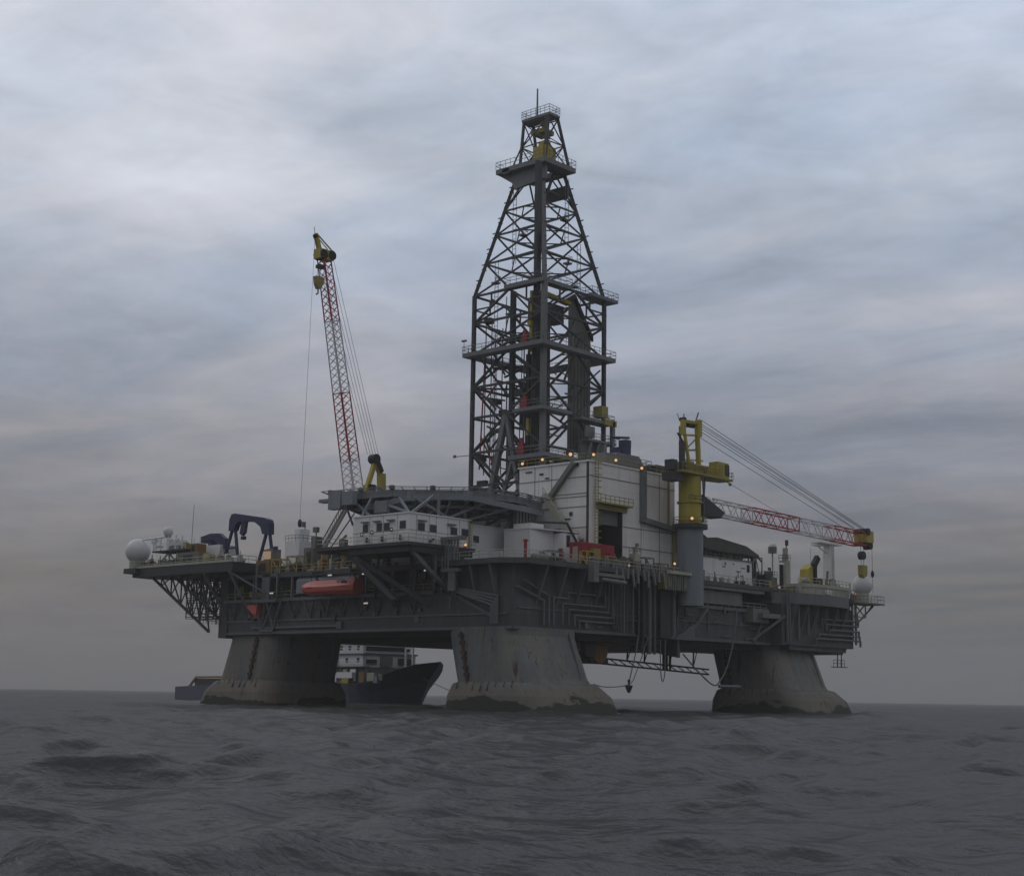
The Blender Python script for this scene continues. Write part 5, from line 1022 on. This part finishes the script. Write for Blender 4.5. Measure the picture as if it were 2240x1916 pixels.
gear('tower', 'vent_tower', 'tower', 64.4, -4.6, 21.3, 2.6, 2.6, 4.6, 'clutter', 'grey vent tower under the small post dome', m2='dark')
gear('vent', 'deck_vent', 'vent', 65.4, -7, 21.3, 1.2, 1.2, 6.4, 'black', 'black standpipe with white hood at the small dome post', 'deck vents', m2='dome')
gear('tower', 'vent_tower', 'tower', 69.4, -5.2, 21.3, 1.5, 1.5, 10.0, 'cream', 'slim cream tower right of the small dome post', m2='dark')
gear('frame', 'pump_frame', 'pump', 74.4, -6.0, 21.3, 1.4, 1.2, 3.4, 'white2', 'small white framed unit left of the black and yellow crane', m2='clutter')
gear('tank', 'storage_tank', 'tank', 72, -8.6, 21.3, 4, 1.6, 1.2, 'cream', 'long cream tank at the edge of the rounded balcony')
t = thing('knuckle_crane', (80, -4, 21.3), 'small folded yellow crane with a black arm near the right end', 'crane')
b = MB(); b.xprism([(76.4, 21.3), (77.4, 26.6), (79.0, 27.6), (79.6, 25), (79.2, 21.3)], 'y', -5.4, -3.6); b.build('post', 'yellow', t)
b = MB(); b.beam((79.0, -5.5, 27.2), (80.6, -5.5, 29.0), .8, 1.1); b.beam((79.4, -5.5, 24), (79.4, -5.5, 28), .7); b.box(82, 83.2, -5, -4, 23.2, 25.2); b.build('arm', 'black', t)
t = thing('foremast', (90, -1, 21.3), 'white lattice topped mast left of the right radome', 'mast')
b = MB(); b.loft([rrect(93.6, 0, 1.5, 1.5, .4, 21.3), rrect(94.0, 0, 1.05, 1.05, .3, 25), rrect(94.3, 0, .85, .85, .3, 33.2)]); b.build('trunk', 'white', t)
b = MB(); b.box(89.3, 97.6, -1.1, 1.1, 32.8, 33.1); b.rail([(89.3, -1.1, 33.1), (97.6, -1.1, 33.1), (97.6, 1.1, 33.1)], 1, 1.2, .06); b.box(88.4, 91.4, -.5, .5, 32.2, 32.5); b.box(93, 97.2, -.8, .8, 33.1, 34.0); b.beam((90.5, 0, 32), (94, 0, 31), .2); b.build('crosstree', 'white', t)
b = MB(); b.ladder((93.2, -1.6, 21.5), (93.6, -1.2, 32.8), .5, (1, 0, 0), .6, .05); b.beam((91, -1, 22), (91.9, -1, 27.4), .35); b.beam((86.8, -1, 21.5), (85.6, -1, 24.6), .3); b.build('ladder', 'clutter', t)
b = MB(); b.tube((85.8, -1, 24.0), (85.6, -1, 31.5), .06, .03, n=6); b.build('whip_antenna', 'steel', None, 'thin whip antenna between the black armed crane and the white mast', 'antenna')
b = MB()
pts = [(73.5-8.6*math.cos(math.pi*i/14)+3, -9.6-1.5*math.sin(math.pi*i/14)) for i in range(15)]+[(83, -3), (69, -3)]
b.prism(pts, 22.6, 23.2); o = thing('control_room', (76, -7, 21.2), 'curved cream control room on the rounded balcony at the right end', 'building')
b.build('roof', 'cream', o); b = MB(); b.rail([(x, y, 23.2) for x, y in pts[:15]], 1, 1.5, .05); b.build('railing', 'cream', o); b = MB(); b.prism([(76+(x-76)*.95, -7+(y+7)*.95) for x, y in pts], 21.22, 22.5); b.build('wall', 'cream', o)
b = MB(); b.box(74, 75.6, -11.2, -10.6, 21.5, 22.3); b.build('window', 'white2', o)
gear('tank', 'storage_tank', 'tank', 73.4, -7.4, 23.2, 2.6, 1.2, 1.0, 'clutter', 'small grey tank on the curved roof below the folded yellow crane')
gear('frame', 'pump_frame', 'pump', 83.6, -6.4, 23.2, 1.6, 1.2, 1.7, 'clutter', 'small grey frame on the curved roof right of the folded yellow crane')
gear('vent', 'deck_vent', 'vent', 78.5, -9.6, 23.2, .9, .9, 1.5, 'cream', 'cream vent on the edge of the curved roof', 'deck vents')
gear('box', 'tool_locker', 'locker', 85.6, -5, 21.3, 2.2, 1.4, 2.4, 'white2', 'white cabinet below the white mast')
gear('frame', 'pump_frame', 'pump', 88.6, -7.6, 20.9, 1.6, 1.2, 2.3, 'cream', 'cream frame left of the right radome', m2='orange')
gear('box', 'tool_locker', 'locker', 86.6, -9.4, 20.9, 1.4, 1.2, 1.3, 'orange', 'small brown locker on the bracket platform')
b = MB(); b.bpath([(88, -8, 21.3), (84.5, -3, 24.8), (82, -2, 24.9)], .16); b.rail([(84, -8, 21.3), (90, -8, 21.0)], 1.1, 1); b.bpath([(95, -1, 24.6), (97, -4, 23), (97.4, -7, 22)], .16); b.build('side_stair', 'white', hull)

# floodlights that are lit
def lamp(x, y, z0, label, r=.3, m='lamp', post=.5, grp='warm lamps lit along the platform'):
    t = thing('floodlight', (x, y, z0-post), label, 'lamp', grp)
    b = MB(); b.tube((x+.1, y+.1, z0-post), (x+.1, y+.1, z0), .06, n=6); b.box(x+.05, x+.4, y+.05, y+.4, z0-.25, z0+.3); b.build('housing', 'dark', t)
    b = MB(); b.sphere((x-.1, y-.1, z0), r*.78, 8, 12); b.build('lens', m, t)
lamp(13.3, 9.6, 39.8, 'lit lamp at the left end of the white building roof')
lamp(13.3, 5.3, 40.1, 'second lit lamp from the left end of the white building roof')
lamp(13.3, -.6, 40.4, 'brightest lit lamp left of the white roof corner', .36)
lamp(14.2, -4.6, 40.1, 'lit lamp just right of the white roof corner', .3)
lamp(19.8, -4.7, 39.9, 'lit lamp on the right roof edge below the blue winch unit')
lamp(26.4, -4.9, 39.4, 'lit lamp on the right roof edge at the exhaust duct')
lamp(31.3, -11.4, 31.2, 'lit lamp on the rim of the grey crane pedestal', .32)
lamp(27.6, -10.6, 23.6, 'lit lamp above the valve row left of the crane pedestal', .26)
lamp(-4.5, 5.1, 24.8, 'orange lit lamp at the right foot of the accommodation block', .3)
lamp(61.3, -9.0, 22.0, 'lit lamp at the foot of the grey vent tower', .3, 'lit')
lamp(17.2, -9.4, 22.6, 'lit lamp beside the winch right of the red container', .28, 'lit')
for (x, y, zq, lb) in ((-16.3, 15.4, 25.9, 'left of the three pale lamps on the accommodation wall'), (-16.3, 13.2, 26.1, 'middle of the three pale lamps on the accommodation wall'), (-16.3, 9.0, 26.3, 'right of the three pale lamps on the accommodation wall')): lamp(x, y, zq, lb, .13, 'lampw', .2, 'pale lamps under and on the decks')
for (x, y, zq, lb) in ((-8.0, 31.5, 20.9, 'pale lamp above the middle of the lifeboat'), (-7.8, 23.6, 20.8, 'pale lamp above the right end of the lifeboat'), (-7.8, 21.0, 20.9, 'pale lamp just right of the lifeboat'), (-7.6, 23.2, 16.2, 'pale lamp on the hull below the lifeboat'), (-6.6, 11.0, 20.9, 'pale lamp in the gallery under the accommodation deck'), (-8.8, 45, 18.4, 'pale lamp at the right end of the davit frame')):
    t = thing('floodlight', (x, y, zq), lb, 'lamp', 'pale lamps under and on the decks'); b = MB(); b.box(x-.25, x+.2, y-.45, y+.45, zq, zq+.25); b.build('housing', 'dark', t); b = MB(); b.box(x-.32, x-.25, y-.45, y+.45, zq, zq+.22); b.build('lens', 'lampw', t)
b = MB(); b.box(-6.2, -5.6, 49.9, 51.2, 24.7, 26.0); t = thing('lit_cabin', (-5.5, 50.5, 22), 'small pale cabin with a warm lit window at the gantry right leg', 'cabin'); b.build('lit_window', 'lit', t); b = MB(); b.box(-5.6, -3.8, 49.4, 51.8, 24.2, 26.4); b.build('wall', 'clutter', t)

# ================================================================== SUPPLY SHIP
sh = thing('supply_ship', (52, 105, 0), 'dark blue offshore supply ship with white bridge seen between the platform legs', 'ship')
Bow, Stern = Vector((47.0, 62.5, 0)), Vector((58.0, 152.0, 0)); ax = (Bow-Stern).normalized(); sd_ = Vector((ax.y, -ax.x, 0)); LN = (Bow-Stern).length
def SP(s_, w, zq): p = Stern+ax*s_+sd_*w; return (p.x, p.y, zq)
b = MB(); rings = []
for i in range(33):
    s_ = 2.5+(LN-2.5)*i/32; t_ = s_/LN; bow = max(0, (t_-.78)/.22); w = 9*max(0, 1-bow**3.2)+.12; wl = 9*max(0, 1-min(1, bow*1.02)**1.5)+.1
    fc = min(1, max(0, (t_-.885)/.095))**.8; top = 3.2+1.1*min(1, t_/.4)+3.6*fc+.9*bow**2; rk = 9.0*bow**2.2
    rings.append([SP(s_-rk*.1-4*bow**2, -wl, -2), SP(s_-4*bow**2, -wl, .5), SP(s_+rk*.25-4*bow**2, -(w*.4+wl*.6), top*.55), SP(s_+rk*.7-4*bow**2, -w, top), SP(s_+rk*.7-4*bow**2, w, top), SP(s_+rk*.25-4*bow**2, w*.4+wl*.6, top*.55), SP(s_-4*bow**2, wl, .5), SP(s_-rk*.1-4*bow**2, wl, -2)])
b.loft(rings); b.build('hull', 'shipblue', sh)
def sbox(s0, s1, w0, w1, z0, z1, m, name, par=sh):
    b = MB(); b.prism([SP(s0, w0, 0)[:2], SP(s0, w1, 0)[:2], SP(s1, w1, 0)[:2], SP(s1, w0, 0)[:2]][::-1], z0, z1)
    return b.build(name, m, par)
# the side towards the viewer
near = 1 if (CAM-Stern).dot(sd_) > 0 else -1
W9 = 8.6*near
SH0 = Stern.copy(); Stern += ax*5
sbox(44, 72, -6.2, 7.2, 4.35, 7.6, 'clutter', 'deckhouse'); sbox(48, 72, -5.6, 7.9, 7.65, 10.2, 'white2', 'deckhouse'); sbox(52, 71, -5.2, 7.2, 10.25, 12.8, 'white2', 'deckhouse'); sbox(55, 70, -5, 6.8, 12.85, 15.6, 'white2', 'deckhouse'); br = sbox(60, 69, -6.5, 8.5, 15.65, 18.6, 'white2', 'bridge')
sbox(59.8, 69.2, -6.6, 8.6, 16.6, 17.8, 'glass', 'bridge_window', br)
for k, (s0, s1, zq) in enumerate(((49, 72, 8.6), (53, 71, 11.1), (56, 70.5, 13.9))):
    for j in range(6):
        s_ = s0+1+(s1-s0-3)*j/5; wv = (7.9, 7.2, 6.8)[k]*near; sbox(s_, s_+.9, wv-.02, wv+.05*near, zq, zq+.9, 'glass', 'window')
for (s1, w0, w1, z0, z1, m) in ((72, -5, -1, 8.2, 9.6, 'dark'), (72, .5, 3.5, 7.9, 9.9, 'clutter'), (72, 4.5, 7, 8.4, 9.2, 'glass'), (71, -4.6, 6.4, 11.0, 11.9, 'glass'), (70, -4, 1, 13.1, 15, 'dark'), (70, 2.5, 6, 13.7, 14.6, 'glass'), (72, -6, 7.6, 10.2, 10.5, 'shipblue'), (71, -5.2, 7, 12.8, 13.1, 'shipblue')): sbox(s1+.02, s1+.3, w0*near, w1*near, z0, z1, m, 'front_panel')
for i in range(16):
    s0 = 62+rnd.uniform(-14, 18); w0 = rnd.uniform(3, 7.5); z0 = rnd.uniform(4.4, 5); sbox(s0, s0+rnd.uniform(.8, 3), (8.2+rnd.uniform(-.3, .3))*near, 7.7*near, z0, z0+rnd.uniform(.8, 2.6), ('white2', 'clutter', 'orange', 'dark', 'ped', 'cream')[rnd.randrange(6)], 'deck_fitting')
for (s0, s1, wv, zq) in ((44, 74, 8.4, 7.62), (48, 73.5, 8.5, 10.22), (52, 72.5, 8.0, 12.82)): sbox(s0, s1, wv*near, (wv-.9)*near, zq, zq+.16, 'shipblue', 'side_deck')
for k, (s0, s1, z0, z1, m) in enumerate(((45, 47, 4.5, 7.2, 'white2'), (50, 54, 4.8, 7.0, 'dark'), (56, 57.2, 4.6, 7.2, 'white2'), (60, 66, 5.2, 6.8, 'dark'), (68, 70, 4.8, 7.2, 'white2'), (47, 50, 7.9, 9.8, 'dark'), (62, 63.5, 7.8, 9.8, 'dark'), (53, 55, 10.4, 12.4, 'dark'))): sbox(s0, s1, 7.95*near, 8.15*near, z0, z1, m, 'side_panel')
for s0 in (30, 34): b = MB(); b.tube(SP(s0, 5*near, 4.3), SP(s0, 5*near, 14), .5, n=8); b.build('deck_post', 'clutter', sh)
b = MB()
for s_ in (50, 47): b.tube(SP(s_, 4*near, 4), SP(s_, 4*near, 17), .9, n=12)
b.build('funnel', 'shipblue', sh)
b = MB(); b.rail([SP(44, 8.4*near, 7.78), SP(73, 8.4*near, 7.78)], 1.1, 1.5, .06); b.rail([SP(48, 8.5*near, 10.38), SP(73, 8.5*near, 10.38)], 1.1, 1.5, .06); b.build('railing', 'white2', sh)
b = MB(); b.bpath([SP(76, 0, 7.0), SP(76, 0, 11.6), SP(78.4, 0, 11.6), SP(78.4, 0, 7.6)], .35); b.build('bow_mast', 'white2', sh)
for (s0, s1, z0, z1, m) in ((34, 43, 4.35, 7.4, 'clutter'), (24, 32, 4.35, 6.6, 'clutter')): sbox(s0, s1, 5.0*near, 8.3*near, z0, z1, m, 'cargo_module')
sbox(52, 66, 9.02*near, 9.14*near, 4.1, 4.6, 'orange', 'side_stripe'); sbox(42, 50, 9.02*near, 9.14*near, 4.1, 4.6, 'orange', 'side_stripe')
sbox(66.2, 68.6, 7.3*near, 8.95*near, 4.35, 6.6, 'yellow', 'side_hatch')
sbox(64.5, 70, 8.2*near, 9.0*near, 5.4, 6.6, 'white2', 'rescue_boat')
b = MB(); b.beam(SP(38, 8.2*near, 10.6), SP(47, 8.6*near, 10.4), .5, .9); b.beam(SP(49, 8.7*near, 9.6), SP(61, 8.7*near, 9.1), .5, .8); b.beam(SP(61, 8.7*near, 9.1), SP(58.5, 8.7*near, 7.2), .5); b.beam(SP(38, 8.2*near, 10.6), SP(38, 8.2*near, 4.4), .5); b.build('deck_crane', 'orange', sh)
Stern = SH0
sbox(9, 23, -7.6, 7.6, 3.6, 5.2, 'dark', 'stern_cargo')
b = MB(); b.bpath([SP(7, 7.8*near, 3.4), SP(10, 7.8*near, 5.5), SP(30, 7.8*near, 5.6)], .45); b.build('stern_rail', 'orange', sh)
b = MB(); b.tube(SP(LN-2, 1, 5.5), (-2.0, 9.5, 2.8), .05, n=5); b.build('mooring_line', 'cable', None, 'thin mooring line from the ship bow to the near column', 'rope')

# ================================================================== ADDED HAZE, a thin volume that lifts the dark tones
b = MB(); b.box(CAM.x-3100, CAM.x+3100, CAM.y-3100, CAM.y+3100, -4.2, 118)
hz = b.build('haze', 'sea', None, 'thin haze added to lift the dark tones', None, None, 'stuff'); hz.data.materials.clear()
m = bpy.data.materials.new('shadow_lift_haze'); m.use_nodes = True; t = m.node_tree; t.nodes.clear(); k = G(t)
pv = k.n('ShaderNodeVolumePrincipled'); pv.inputs['Color'].default_value = (.83, .815, .80, 1); pv.inputs['Density'].default_value = .00027
o = k.n('ShaderNodeOutputMaterial'); k.l(pv.outputs[0], o.inputs['Volume']); hz.data.materials.append(m)
